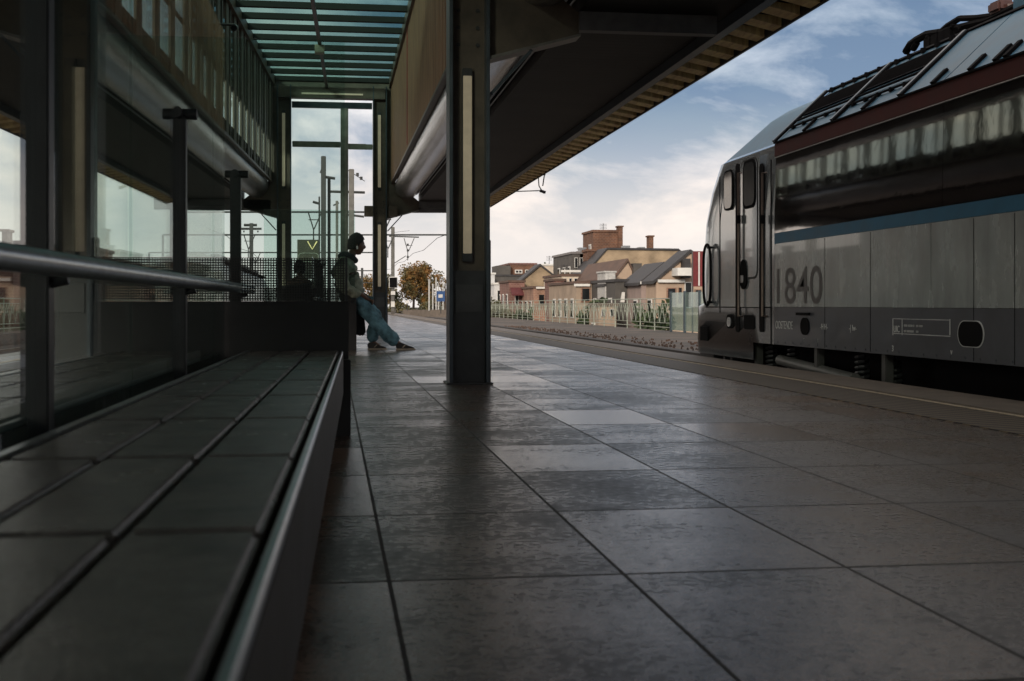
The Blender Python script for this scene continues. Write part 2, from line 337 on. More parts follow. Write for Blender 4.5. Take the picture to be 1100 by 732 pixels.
# ------------------------------------------------------------------ canopy
def XL(x, Y): return -(x) - (31.8 - Y) * .047          # the left half narrows towards the far end
def XR(x, Y): return x
Y0, Y1 = -14.0, 31.8
can = thing('platform_canopy', 'long dark steel station canopy with mint glass roof and tall slatted clerestory walls', 'canopy', (0, 31.8, 0))
for side, fx in ((1, XR), (-1, XL)):
    f3 = lambda u, v, t, fx=fx: (fx(u, t), t, v)
    MB().prism([(2.15, 3.27), (3.50, 3.27), (3.50, 3.42), (1.55, 3.98), (1.47, 3.98), (1.47, 3.88), (2.15, 3.7)], f3, Y0, Y1).build('soffit', soff, can)
    MB().prism([(3.505, 3.17), (3.60, 3.17), (3.60, 3.40), (3.505, 3.42)], f3, Y0, Y1).build('edge_channel', steelb, can)
    MB().prism([(3.965, 3.15), (3.985, 3.15), (3.985, 3.40), (3.965, 3.40)], f3, Y0, Y1).build('fascia', steel, can)
    y = -2.4; rest = MB(); ys = []
    while y < Y1 - .2: ys.append(y); y += .45
    for y in ys:
        mb = MB() if side > 0 else rest
        mb.prism([(3.61, 3.205), (3.96, 3.165), (3.96, 3.25), (3.61, 3.25)], lambda u, v, t, fx=fx, y=y: (fx(u, y), y + t + (u - 3.6) * .35, v), 0, .21)
        if side > 0: mb.build('eaves_slat', wood, can)
    if side < 0: tag(rest.build('eaves_slats', wood, can), kind='stuff')
    MB().prism([(3.605, 3.28), (3.96, 3.28), (3.96, 3.32), (3.605, 3.32)], f3, Y0, Y1).build('eaves_board', soff, can)
    # fins of the tall wall
    mb = MB(); y = Y0 + .2
    P_, W_, T_ = (.22, .13, .07) if side > 0 else (.565, .34, .03); kf = 0
    while y < Y1 - .1:
        if side < 0 and not kf % 2 and 10 < y < 18.5: y += P_; kf += 1; continue
        mb.prism([(1.45, 3.75), (1.45 + T_, 3.75), (1.45 + T_, 6.15), (1.45, 6.15)], f3, y, y + (W_ if side > 0 or kf % 2 else .12)); y += P_; kf += 1
    mb.build('wall_slats', woodw if side > 0 else fins, can)
    if side > 0:
        MB().prism([(1.52, 3.72), (1.55, 3.72), (1.55, 6.15), (1.52, 6.15)], f3, Y0, Y1).build('wall_backing', brownst, can)
        MB().box(1.435, 1.449, 24.6, 24.66, 3.8, 6.1).build('red_strip', redst, can)
    else:
        MB().prism([(1.54, 3.72), (1.55, 3.72), (1.55, 6.15), (1.54, 6.15)], f3, Y0, Y1).build('wall_glazing', wallgl, can)
        for z in (4.72,):
            MB().prism([(1.485, z), (1.53, z), (1.53, z + .04), (1.485, z + .04)], f3, Y0, Y1).build('wall_rail', steel, can)
    MB().prism([(1.40, 6.10), (1.60, 6.10), (1.60, 6.34), (1.40, 6.34)], f3, Y0, Y1).build('eaves_beam', brownst, can)
    MB().prism([(1.45, 3.70), (1.52, 3.70), (1.52, 3.75), (1.45, 3.75)], f3, Y0, Y1).build('wall_sill', brownst, can)
    # big round duct under the wall
    pts = [(fx(1.83, t), t, 3.60) for t in [Y0 + (Y1 - .4 - Y0) * k / 60 for k in range(61)]]
    dm = MB().tube(pts, .30, 28); dm.build('round_duct', ductm if side < 0 else duct_lit, can, smooth=True)
    for k in range(2):
        x = 2.08 + k * .05; MB().tube([(fx(x, Y0), Y0, 3.42 - k * .03), (fx(x, Y1 - .4), Y1 - .4, 3.42 - k * .03)], .012, 6).build('conduit', galv, can)
def span(z0, z1, x, y0, y1, m, nm):   # member running across from wall to wall
    MB().prism([(y0, z0), (y1, z0), (y1, z1), (y0, z1)], lambda u, v, t: ((XL(x, u) if t < 0 else x), u, v), -1, 1).build(nm, m, can)
mb = MB(); y = Y0
while y < Y1 - .2:
    mb.prism([(y, 6.22), (y + .13, 6.22), (y + .13, 6.33), (y, 6.33)], lambda u, v, t: ((XL(1.4, u) if t < 0 else 1.4), u, v), -1, 1); y += .97
mb.build('roof_beams', mat('roof_beam_paint', (.012, .014, .013), .6, spec=.2), can)
mb = MB(); mb.prism([(0, 0), (1, 0), (1, 1), (0, 1)], lambda u, v, t: ((XL(1.6, Y0 + u * (Y1 - Y0)) if t < 0 else 1.6), Y0 + u * (Y1 - Y0), 6.345 + v * .012), -1, 1)
mb.build('roof_glass', mint, can)
mb = MB(); mb.prism([(Y0 - .2, 6.36), (16.5, 6.36), (16.5, 6.42), (Y0 - .2, 6.42)], lambda u, v, t: ((XL(1.62, u) if t < 0 else 1.62), u, v), -1, 1); mb.build('roof_light_blocker', soff, can)  # solid cover added out of view to stop mint light through the near roof
mb = MB(); mb.prism([(1.552, 4.75), (1.57, 4.75), (1.57, 6.15), (1.552, 6.15)], lambda u, v, t: (XL(u, t), t, v), 19.2, 31.6); mb.build('wall_backing', brownst, can)
MB().prism([(-.035, 6.03), (.035, 6.03), (.035, 6.11), (-.035, 6.11)], lambda u, v, t: (u - .13 - (31.8 - t) * .0235, t, v), Y0, Y1).build('roof_spine', steel, can)
MB().box(-.36, -.16, 26.2, 26.42, 5.86, 6.03).build('junction_box', mat('beige_box', (.28, .25, .19), .5), can, bevel=.01)
# portal frames: columns, arms, tie beams
def column(name, X, Y, top, label, s):
    c = thing(name, label, 'column', (X, Y, 0), 'steel columns under the canopy')
    MB().box(X - .175, X - .145, Y - .16, Y + .16, 0, top).build('flange', steelb, c, bevel=.004)
    MB().box(X + .145, X + .175, Y - .16, Y + .16, 0, top).build('flange', steelb, c, bevel=.004)
    MB().box(X - .145, X + .145, Y + .0, Y + .03, 0, top).build('web', brownst, c)
    MB().box(X - .144, X + .144, Y - .10, Y - .003, 0, .98).build('lower_panel', steel, c, bevel=.004)
    MB().box(X - .12, X + .12, Y - .115, Y - .102, .62, .86).build('cover_plate', mat('cover_plate', (.04, .042, .045), .4), c, bevel=.003)
    MB().box(X + .176, X + .20, Y - .02, Y + .12, 0, 1.25).build('side_plate', brownst, c, bevel=.004)
    MB().box(X - .2, X + .2, Y - .2, Y + .2, .001, .015).build('base_plate', steel, c, bevel=.003)
    for z0, z1 in ((1.13, 2.67), (3.6, 5.4)):
        MB().box(X - .055, X + .035, Y - .06, Y - .005, z0 - .07, z1 + .07).build('lamp_housing', steel, c, bevel=.006)
        MB().box(X - .048, X + .028, Y - .075, Y - .061, z0, z1).build('light_strip', lampm if not (Y < 20 and s < 0) else mat('unlit_diffuser', (.06, .05, .035), .5), c, bevel=.004)
    mb = MB()
    for bx in (-.085, .085):
        for bz in (2.95, 3.10, 3.25): mb.tube([(X + bx, Y - .012, bz), (X + bx, Y + .0, bz)], .018, 8)
    mb.build('bolts', steel, c)
    return c
def arm(X, Y, d, fx):
    a = Y - .05; b = Y + .05
    fn = lambda u, v, t: (X + d * u, t, v)
    L = abs(fx(3.4, Y) - X)
    MB().prism([(.18, 2.84), (.98, 3.06), (.98, 3.26), (.18, 3.9)], fn, a + .03, b - .03).build('bracket_web', brownst, can)
    MB().prism([(.18, 2.81), (.98, 3.035), (.98, 3.058), (.18, 2.838)], fn, Y - .12, Y + .12).build('bracket_flange', mat('pale_flange', (.12, .115, .11), .4), can)  # flange is a paler grey than the bracket web
    MB().prism([(.18, 2.52), (.20, 2.50), (.56, 2.90), (.54, 2.915)], fn, Y - .10, Y - .07).build('bracket_stay', steelb, can)
    MB().prism([(.98, 3.10), (L, 3.10), (L, 3.265), (.98, 3.265)], fn, Y - .06, Y + .06).build('cross_beam', mat('beam_grey', (.10, .10, .105), .5), can)
FR = [(-10.2, 'hidden'), (10.94, 'near'), (31.6, 'far')]
for Y, nm in FR:
    tp = 6.1
    xl = XL(1.17, Y)
    if nm == 'near':
        column('steel_column', 1.17, Y, tp, 'broad dark steel column with vertical light strip nearest the camera', 1)
        column('steel_column', xl, Y, tp, 'dark steel column behind the windbreak glass, left of the bench', -1)
    elif nm == 'far':
        column('steel_column', 1.17, Y, tp, 'slim far steel column right of the leaning man, beside the trees', 1)
        column('steel_column', xl, Y, tp, 'slim far steel column behind the seated passenger, left of the open end', -1)
    arm(1.17, Y, 1, XR); arm(xl, Y, -1, XL)
    span(5.78, 6.05, 1.30, Y - .15, Y + .12, brownst, 'tie_beam')
    span(5.55, 5.70, .98, Y - .05, Y + .05, steelb, 'tie_beam')
for fx in (XR, XL):
    MB().prism([(1.30, 3.3), (1.56, 3.3), (1.56, 6.34), (1.30, 6.34)], lambda u, v, t, fx=fx: (fx(u, 31.7), t, v), 31.66, 31.78).build('end_board', brownst, can)
MB().box(-1.3, 1.3, 31.66, 31.75, 6.05, 6.34).build('end_board', brownst, can)
MB().box(-.75, .75, 31.42, 31.44, 5.86, 5.90).build('beam_light', lampm, can)
# end screen: mullion and transom
MB().box(.20, .39, 31.5, 31.66, 0.0, 5.55).build('mullion', mat('grey_green_post', (.17, .175, .15), .5), can, bevel=.01)
MB().box(-.98, .198, 31.55, 31.63, 4.58, 4.72).build('transom', mat('grey_green_post', (.1, .1, .1)), can, bevel=.008)
MB().box(.392, .99, 31.55, 31.63, 4.54, 4.67).build('transom', MATS['grey_green_post'], can, bevel=.008)
for X, z in ((.90, 2.98), (1.50, 2.98)): MB().box(X - .12, X + .10, 31.3, 31.5, z - .12, z + .14).build('end_plate', brownst, can, bevel=.008)
MB().box(-4.3, -1.5, 31.58, 31.70, 3.0, 3.262).build('end_beam', MATS['beam_grey'], can)
MB().box(1.5, 3.5, 31.68, 31.79, 3.0, 3.262).build('end_beam', MATS['beam_grey'], can)

sw = thing('rear_sky_blocker', 'plain dark rendered block added unseen behind the viewpoint to hold back sky light', 'building', (0, -15, 0))  # unseen block, added to keep the rear sky off glass and floor
MB().box(-4.4, 4.2, -18, -14.1, 0, 7.2).build('wall', mat('dark_render', (.07, .065, .06), .8), sw); MB().box(-4.6, 4.4, -18.2, -13.9, 7.2, 7.4).build('roof', soff, sw)
for xx in (-2.6, .8): MB().box(xx, xx + 1.6, -14.09, -14.02, .02, 2.4).build('door', steelb, sw)

# small twin camera under the left wall
cam_t = thing('security_camera', 'small black twin surveillance camera high on the slatted wall', 'camera', at(245, 30, 20.5))
p = cam_t.location.copy()
MB().tube([p + Vector((-.45, 0, .05)), p + Vector((.12, 0, .05))], .022, 8).build('bracket', steel, cam_t)
for dx in (-.20, .10):
    q = p + Vector((dx, 0, .0)); MB().tube([q + Vector((0, -.10, -.02)), q + Vector((0, .12, .03))], .055, 14).build('camera_body', steel, cam_t, smooth=True)
    MB().tube([q + Vector((0, -.115, -.022)), q + Vector((0, -.10, -.02))], .04, 12).build('lens', bwin, cam_t)

# ------------------------------------------------------------------ bench and windbreak
BR = .0207
def bx(w, off): return -.097 + BR * w + off
def bench(label, y0, y1, shift, first=True):
    b = thing('platform_bench', label, 'bench', (bx(0, shift), y0, 0), 'slab benches on the platform')
    f = lambda u, v, t: (bx(t, shift) + u, t, v)
    n = 0; y = y0; wd = .150
    while y < y1 - .05:
        ye = min(y + .67, y1)
        for c in range(3):
            x0 = -.003 - (c + 1) * wd
            mb = MB(); mb.prism([(x0 + .004, .412), (x0 + wd - .004, .412), (x0 + wd - .004, .45), (x0 + .004, .45)], f, y + .012, ye - .012)
            mb.build('seat_slab', seatm, b, bevel=.007, seg=3)
        y += .67
    MB().prism([(-.452, .385), (-.004, .385), (-.004, .409), (-.452, .409)], f, y0, y1).build('seat_frame', steel, b)
    MB().prism([(.003, .432), (.016, .432), (.016, .442), (.013, .446), (.006, .446), (.003, .442)], f, y0, y1).build('front_rail', stainless, b)
    MB().prism([(-.001, .23), (.017, .23), (.017, .430), (-.001, .430)], f, y0, y1).build('apron', mat('bench_apron', (.03, .026, .022), .5, 0, .3, 8, .1), b)
    MB().prism([(-.478, .40), (-.460, .40), (-.460, .452), (-.478, .452)], f, y0, y1).build('back_rail', stainless, b)
    k = y0 + .5
    while k < y1 - .1:
        MB().prism([(-.40, .0), (-.06, .0), (-.06, .384), (-.40, .384)], f, k, k + .05).build('leg', steel, b); k += 2.0
    return b
# joints fall at w = 1.38 + .67 n
bench('long dark slab bench in the foreground, running along the glass windbreak', .03, 6.62, 0)
bench('slab bench on the far side of the foreground windbreak, seen only through its glass', .7, 6.62, -.63)
bench('slab bench hidden behind the far black screen, on the side of the leaning man', 19.2, 25.2, 0)
bench('slab bench carrying the seated passenger behind the far black screen', 19.2, 25.2, -.63)

def post_sys(ws, sh, label, label2, g0, g1, rail_end, gh=2.1):
    px = lambda w: bx(w, -.60 + sh)
    wb = thing('glass_windbreak', label, 'windbreak', (px(g0), g0, 0), 'glass windbreaks along the benches')
    for i, w in enumerate(ws):
        x = px(w)
        o = MB().box(x - .03, x + .03, w - .03, w + .03, 0, 1.42).build('post', steel, wb, bevel=.004)
        MB().tube([(x + .0, w - .07, 1.43), (x + .0, w + .07, 1.43)], .022, 10).build('clamp', steel, o, smooth=True)
        MB().tube([(x - .06, w, 1.43), (x + .07, w, 1.43)], .022, 10).build('clamp', steel, o, smooth=True)
        MB().tube([(x, w, .73), (x + .065, w, .745)], .012, 8).build('bracket', steel, o, smooth=True)
    # panes butt with a small gap
    f = lambda u, v, t: (bx(t, -.60 + sh) + u, t, v)
    yy = g0
    while yy < g1 - .1:
        ye = min(yy + 2.2, g1)
        MB().prism([(-.006, .10), (.006, .10), (.006, gh), (-.006, gh)], f, yy + .006, ye - .006).build('pane', gl, wb); yy += 2.2
    pts = [(px(w) + .065, w, .775) for w in (g0 - .3, (g0 + rail_end) / 2, rail_end)]
    MB().tube(pts, .026, 18).build('handrail', stainless, wb, smooth=True)
    return wb
post_sys([.72, 2.87, 5.04, 7.33], .0, 'clear glass windbreak with dark posts and a steel handrail behind the foreground bench', '', -.4, 6.68, 7.62)
post_sys([21.6, 23.8], .0, 'far glass windbreak with short posts beside the seated passenger', '', 19.0, 25.4, 25.0, 1.40)

def screen(label, xa, xb, Y):
    s = thing('wind_screen', label, 'screen', ((xa + xb) / 2, Y, 0), 'cross screens at the bench ends')
    MB().box(xa, xb, Y - .025, Y + .025, 0.0, .705).build('panel', panelm, s, bevel=.003)
    MB().box(xa + .001, xb - .02, Y - .003, Y + .003, .707, .935).build('dotted_band', dots, s)
    MB().box(xa + .001, xb - .02, Y - .005, Y + .005, .937, 2.09).build('pane', gl, s)
    MB().box(xb - .018, xb - .006, Y - .02, Y + .02, .707, .94).build('edge_trim', steel, s)
    return s
screen('black cross screen with dotted glass band at the end of the foreground bench', -1.22, .085, 6.76)
screen('far black cross screen that the man in jeans leans against', -1.0, .355, 18.9)
# low black end box at the bench end
o = MB().box(-.045, .095, 6.64, 6.72, 0.0, .40).build('bench_end_post', panelm, bevel=.004); tag(o, 'squat black post standing at the end of the foreground bench', 'post')

# ------------------------------------------------------------------ locomotive
LX = 4.95; RX = 7.95; LYF = onX(750, 350, LX).y; YC = onX(832, 200, LX).y; YR = LYF - 19.5; YCr = YR + (LYF - YC)
silver = mat('silver_paint', (.27, .305, .31), .26, .35, .24, 1.6, .06, 3, spec=.6, coat=.5, stretch=(1, 2.2, .7))
cabm = mat('cab_silver_paint', (.36, .40, .43), .18, .55, .12, 2, .06, 2.2, spec=.6, coat=.7)
skirt = mat('anthracite_paint', (.036, .042, .055), .38, .1, .25, 4, .04, 4, coat=.2)
blackg = mat('black_gloss', (.008, .007, .008), .05, 0, .2, 1, .10, 2.2, spec=.9, coat=1)
bluep = mat('blue_stripe_paint', (.018, .10, .18), .4, 0, .15, 3, spec=.25)
redp = mat('dark_red_paint', (.062, .011, .009), .5, 0, .2, 3, spec=.2)
roofm = mat('pale_blue_roof_paint', (.07, .165, .25), .4, 0, .22, 2.2, .06, 4, spec=.2)
blk = mat('black_parts', (.005, .005, .006), .85, spec=.1, metal=0, var=.3, scale=8)
numm = mat('number_grey', (.03, .028, .028), .4)
ltx = mat('pale_lettering', (.42, .43, .44), .5)
loco = thing('locomotive', 'silver and black electric locomotive numbered 1840 with blue stripe and folded pantograph', 'locomotive', (6.45, (LYF + YR) / 2, -.8))
yz = lambda u, v, t: (t, u, v)
def prof(name, poly, ya, yb, m, bevel=0): return MB().prism(poly, lambda u, v, t: (u, t, v), ya, yb).build(name, m, loco, bevel=bevel)
ZB, ZS, ZG, ZBl, ZK, ZR, ZT = .236, .66, 1.37, 1.49, 2.34, 2.50, 3.10
prof('body', [(LX + .02, ZB), (LX + .02, ZR), (LX + .66, ZT), (RX - .66, ZT), (RX - .02, ZR), (RX - .02, ZB)], YCr + .01, YC - .01, blk)
def sidep(name, z0, z1, m, y0=None, y1=None, t=.02, bevel=.002):
    y0 = YCr if y0 is None else y0; y1 = YC if y1 is None else y1
    MB().box(LX + .02 - t, LX + .018, y0, y1, z0, z1).build(name, m, loco, bevel=bevel)
    MB().box(RX - .018, RX - .02 + t, y0, y1, z0, z1).build(name, m, loco, bevel=bevel)
ym = onX(1000, 300, LX).y
sidep('skirt_panel', ZB, ZS - .003, skirt)
sidep('side_panel', ZS, ZG, silver, ym + .004, YC); sidep('side_panel', ZS, ZG, silver, YCr, ym - .004)
sidep('blue_stripe', ZG + .002, ZBl, bluep)
ym2 = onX(1012, 240, LX).y
for ya_, yb_ in ((ym2 + .003, YC), (YCr, ym2 - .003)):
    for xs, sg_ in ((LX, 1), (RX, -1)):
        MB().prism([(xs, ZBl + .002), (xs + sg_ * .016, ZK), (xs + sg_ * .04, ZK), (xs + sg_ * .04, ZBl + .002)], lambda u, v, t: (u, t, v), ya_, yb_).build('gloss_band', blackg, loco)
sidep('white_line', ZK + .003, ZK + .010, white)
sidep('red_band', ZK + .016, ZR, redp)
sidep('gutter', ZR + .002, ZR + .02, blk, t=.035)
for q_ in (886, 935, 1046, 1090):
    yq = onX(q_, 300, LX).y; MB().box(LX - .0015, LX, yq - .004, yq + .004, ZB + .01, ZG - .01).build('panel_seam', blk, loco)
for k_ in range(46):
    yq = YC - .1 - k_ * .235
    if yq > YCr: MB().tube([(LX - .004, yq, ZB + .03), (LX, yq, ZB + .03)], .011, 8).build('rivet', skirt, loco)
# sloping roof: point at height fraction s (0 gutter, 1 top)
def slope(s, off=0.0):
    n = Vector((-(ZT - ZR), 0, .64)).normalized()
    return (LX + .02 + .64 * s + n.x * off, ZR + (ZT - ZR) * s + n.z * off)
def roof_piece(name, ya, yb, s0, s1, off0, off1, m, par=None):
    a = slope(s0, off0); b = slope(s1, off0); c = slope(s1, off1); d = slope(s0, off1)
    o1 = MB().prism([a, b, c, d], lambda u, v, t: (u, t, v), ya, yb).build(name, m, par or loco)
    k = LX + RX
    MB().prism([(k - q[0], q[1]) for q in (a, b, c, d)], lambda u, v, t: (u, t, v), ya, yb).build(name, m, par or loco)
    return o1
g1, g2, g3 = (onX(q, 150, LX).y for q in (829, 892, 964))
gaps = [g3 - .05, onX(1061, 60, LX).y + .75, YCr + .2]
roof_piece('roof_panel', gaps[1] + .012, g3 - .06, .04, 1.0, .004, .018, roofm)
roof_piece('roof_panel', YCr, gaps[1] - .012, .04, 1.0, .004, .018, roofm)
roof_piece('roof_panel', g3, YC, .03, .985, .004, .012, roofm)
for a, b in ((g2 + .05, g1 - .10), (g3 + .05, g2 - .05)):
    gp = roof_piece('roof_grille', a, b, .52, .86, .014, .03, mat('grille_black', (.006, .007, .010), .9, spec=.08))
    mb = MB(); t = a + .03
    while t < b - .02:
        p0 = slope(.54, .032); p1 = slope(.84, .032); mb.tube([(p0[0], t, p0[1]), (p1[0], t, p1[1])], .006, 4); t += .05
    mb.build('slats', blk, gp)
    for s in (.40, .26):
        q = slope(s, .035); MB().tube([(q[0], a - .03, q[1]), (q[0], b + .03, q[1])], .013, 8).build('roof_rail', blk, loco)
    for k in range(5):
        t = a + (b - a) * (k + .5) / 5; q = slope(.26, .03); MB().box(q[0] - .02, q[0] + .02, t - .02, t + .02, q[1] - .025, q[1] + .015).build('rail_foot', blk, loco)
        q = slope(.96, .03); MB().box(q[0] - .02, q[0] + .02, t - .02, t + .02, q[1] - .02, q[1] + .03).build('rail_foot', blk, loco)
for g in (g1 - .03, g2, g3):
    roof_piece('roof_rib', g - .035, g + .025, .02, 1.0, .018, .05, steelb)
    roof_piece('roof_rib', g - .06, g - .037, .02, 1.0, .018, .04, blk)
roof_piece('roof_edge', YCr, YC, .985, 1.03, .01, .035, blk)
for q in (862, 925, 1000, 1040, 1067, 1078):
    t = onX(q, 100, LX).y; roof_piece('roof_clip', t - .03, t + .03, .02, .22, .02, .045, blk)
# cabs
def half(Y, end, zf):     # inset of the side wall near the nose, t=0 at cab start .. 1 at the tip
    return None
def cab(sgn, Yc, Yf):
    rows = [(.03, .25, 0), (.236, .28, 0), (.66, .24, 0), (.70, 0.0, 0), (1.3, -.03, 0), (1.75, -.12, 0), (2.15, -.32, .02), (2.50, -.62, .05), (2.54, -.66, .10), (2.80, -.98, .34), (2.98, -1.22, .50), (3.07, -1.45, .62)]
    L0 = abs(Yf - Yc) + .50; mb = MB(); grid = []
    nS = 26
    for z, dy, inset in rows:
        Lz = L0 + dy; row = []
        cr = .95      # length of the rounded corner
        prof2 = []
        for i in range(nS + 1):
            a = i / nS
            if a < .45: y = (Lz - cr) * a / .45; x = 0
            else:
                th = (a - .45) / .55 * math.pi / 2; y = Lz - cr + cr * math.sin(th) ** .9; x = (1 - math.cos(th)) ** 1.15 * 1.25
            prof2.append((x + inset, y))
        full = [(LX + x, y) for x, y in prof2] + [(RX - x, y) for x, y in reversed(prof2)]
        grid.append([(x, Yc + sgn * y, z) for x, y in full])
    K = len(grid[0])
    base = len(mb.v)
    for r in grid: mb.v += r
    for i in range(len(grid) - 1):
        zm = (rows[i][0] + rows[i + 1][0]) / 2
        for k in range(K - 1):
            # the cut-away over the bogie
            ym_ = abs((grid[i][k][1] + grid[i][k + 1][1]) / 2 - Yc)
            if i == 0 and ym_ < .75: continue
            mb.f.append((base + i * K + k, base + i * K + k + 1, base + (i + 1) * K + k + 1, base + (i + 1) * K + k)); mb.m.append(1 if zm > 2.52 else (2 if zm < .66 else 0))
    mb.f.append(tuple(base + (len(grid) - 1) * K + k for k in range(K))); mb.m.append(1)
    mb.f.append(tuple(base + 1 * K + k for k in range(K))); mb.m.append(2)
    o = mb.build('cab_shell', [cabm, roofm, mat('cab_lower_paint', (.14, .15, .165), .25, .4, .25, 3, .1, 3, coat=.3)], loco, smooth=True)
    # windscreen and lights at the nose
    ws = MB(); yn = Yf + sgn * .50
    ws.quad((LX + .55, yn + sgn * -.10, 1.55), (RX - .55, yn + sgn * -.10, 1.55), (RX - .65, yn - sgn * .50, 2.3), (LX + .65, yn - sgn * .50, 2.3))
    w_ = ws.build('windscreen', bwin, o); md = w_.modifiers.new('t', 'SOLIDIFY'); md.thickness = .12; md.offset = 0
    for x in (LX + 1.0, RX - 1.0):
        MB().tube([(x, yn - sgn * .05, .95), (x, yn + sgn * .02, .95)], .11, 16).build('headlight', mat('lens_glass', (.5, .5, .48), .1), o)
        MB().tube([(x - .1, yn - sgn * .02, .30), (x - .1, yn + sgn * .5, .30)], [.09, .09], 14).build('buffer', steel, o)
        MB().tube([(x - .1, yn + sgn * .5, .30), (x - .1, yn + sgn * .54, .30)], .24, 20).build('buffer', steel, o)
    return o
fc = cab(1, YC + .004, LYF); cab(-1, YCr - .004, YR)
sx = LX - .001
def plate(name, px0, py0, px1, py1, m, X=LX, t=.012, r=.0, par=None, out=.0, arc=0):
    a = onX(px0, py0, X); b = onX(px1, py0, X); 
    pm = (px0 + px1) / 2
    z1 = onX(pm, py0, X).z; z0 = onX(pm, py1, X).z
    y0, y1 = sorted((a.y, b.y))
    if r:
        pts = []; rr = min(r, (y1 - y0) / 2 - .001, (z1 - z0) / 2 - .001)
        for cx, cz, a0 in ((y1 - rr, z1 - rr, 0), (y0 + rr, z1 - rr, 90), (y0 + rr, z0 + rr, 180), (y1 - rr, z0 + rr, 270)):
            for k in range(6): q = R(a0 + k * 18); pts.append((cx + rr * math.cos(q), cz + rr * math.sin(q)))
    else: pts = [(y0, z0), (y1, z0), (y1, z1), (y0, z1)]
    return MB().prism(pts, lambda u, v, t_: (t_, u, v), X - t - out, X - out).build(name, m, par or loco)
# door with grooves, handrails, window
door = plate('cab_door', 795.5, 168, 816.5, 330, cabm, t=.008)
plate('door_frame', 796.3, 171, 815, 300, mat('panel_gap', (.02, .02, .02), .6), t=.004, out=.008, r=.12, par=door)
plate('door_leaf', 797.0, 173, 814.3, 298, cabm, t=.006, out=.010, r=.11, par=door)
plate('door_window', 799.5, 172, 813.5, 224, blk, t=.006, out=.016, r=.12, par=door)
plate('pane', 801, 175, 812.5, 221, mat('door_glass', (.006, .007, .008), .25, 0, .2, 3, spec=.06), t=.006, out=.022, r=.10, par=door)
plate('side_window', 778, 183, 788, 226, blk, t=.010, r=.09)
plate('side_window', 779, 185, 787, 224, mat('grey_window', (.12, .12, .12), .08, .2), t=.006, out=.010, r=.08)
for a, b in ((791.2, 795.3), (816.7, 821.2)):
    gr = plate('handrail_recess', a, 176, b, 357, blk, t=.014, r=.05)
    pm = (a + b) / 2; p0 = onX(pm, 186, LX - .05); p1 = onX(pm, 340, LX - .05); k = MB()
    k.tube([p0 + Vector((.05, 0, 0)), p0, p1, p1 + Vector((.05, 0, 0))], .016, 8); k.build('handrail', mat('grab_rail', (.10, .075, .065), .35, .5), loco, smooth=True)
    q = onX(pm, 236, LX - .05); MB().tube([q + Vector((0, 0, -.05)), q + Vector((0, 0, .05))], .03, 10).build('rail_clamp', blk, loco)
plate('panel_seam', 773, 190, 773.8, 336, blk, t=.003); plate('panel_seam', 828, 172, 829, 370, blk, t=.004)
plate('panel_seam', 757, 329.6, 829, 330.8, blk, t=.003)
lk = plate('door_lock', 797, 279, 804, 311, blk, t=.02, r=.2, out=.010); plate('lock_plate', 798, 296, 801.5, 304, stainless, t=.01, out=.03, r=.03, par=lk)
plate('step_recess', 781, 338, 789, 353, blk, t=.012, r=.08); plate('step_recess', 800, 339, 811, 354, blk, t=.012, r=.03)
st = plate('step_cover', 782.5, 341, 786.5, 351, cabm, t=.012, out=.012, r=.06)
plate('lamp_recess', 753, 351, 761, 366, blk, t=.012)
# loop handle at the nose corner
pts = []; HY = onX(759.5, 296, LX - .06).y
for k in range(25):
    a = 2 * math.pi * k / 24; y = math.cos(a); z = math.sin(a)
    pts.append((LX - .06, HY + .16 * y, onX(758, 296, LX).z + .40 * (abs(z) ** .5) * (1 if z > 0 else -1)))
MB().tube(pts, .018, 8, cap=False).build('corner_handle', blk, loco, smooth=True)
for zz in (-.36, .36): MB().tube([(LX - .06, HY, pts[0][2] + zz), (LX + .12, HY - .10, pts[0][2] + zz)], .016, 8).build('handle_foot', blk, loco)
# lettering: faces -X
rotL = Matrix(((0, 0, -1), (-1, 0, 0), (0, 1, 0))).to_3x3().to_quaternion()
def side_text(name, body, px, py, size, m, sx=1, X=LX - .001):
    p = onX(px, py, X); return text(name, body, size, m, loco, p, rotL, .002, sx)
side_text('fleet_number', '1840', 829.8, 326, .56, numm, 1.33)
side_text('home_town', 'OOSTENDE', 833, 353, .125, ltx, .82)
side_text('marking', '-H H-', 881, 354, .085, ltx, 1); side_text('marking', '-| Iw-', 912, 355.5, .085, ltx, 1)
side_text('marking', '3', 958, 377.5, .075, ltx, 1); side_text('marking', 'v', 1021, 381, .075, ltx, 1)
side_text('marking', 'T', 863, 367, .05, ltx, 1); side_text('marking', 'T', 878, 368, .05, ltx, 1)
for a, b, c, d in ((959, 343, 1021, 343.7), (959, 359.5, 1021, 360.3), (959, 343, 959.7, 360.3), (1020.2, 343, 1021, 360.3), (969, 343, 969.5, 360.3)):
    plate('data_frame', a, b, c, d, ltx, t=.003)
side_text('data_table', 'UIC', 960, 357, .085, ltx, .85)
side_text('data_table', 'ooo oooo o   oo ooo', 971, 351, .04, ltx, 1); side_text('data_table', 'oo oooooo    oo', 971, 357, .04, ltx, 1)
plate('round_port', 1029, 344.5, 1057.5, 373.5, ltx, t=.004, r=.14); plate('round_port', 1030, 345.5, 1056.5, 372.5, blk, t=.006, r=.135, out=.002)
plate('filler_port', 860.5, 341.5, 869.5, 360, blk, t=.010, r=.12); plate('port_hood', 857.5, 336, 870.5, 339, blk, t=.03)
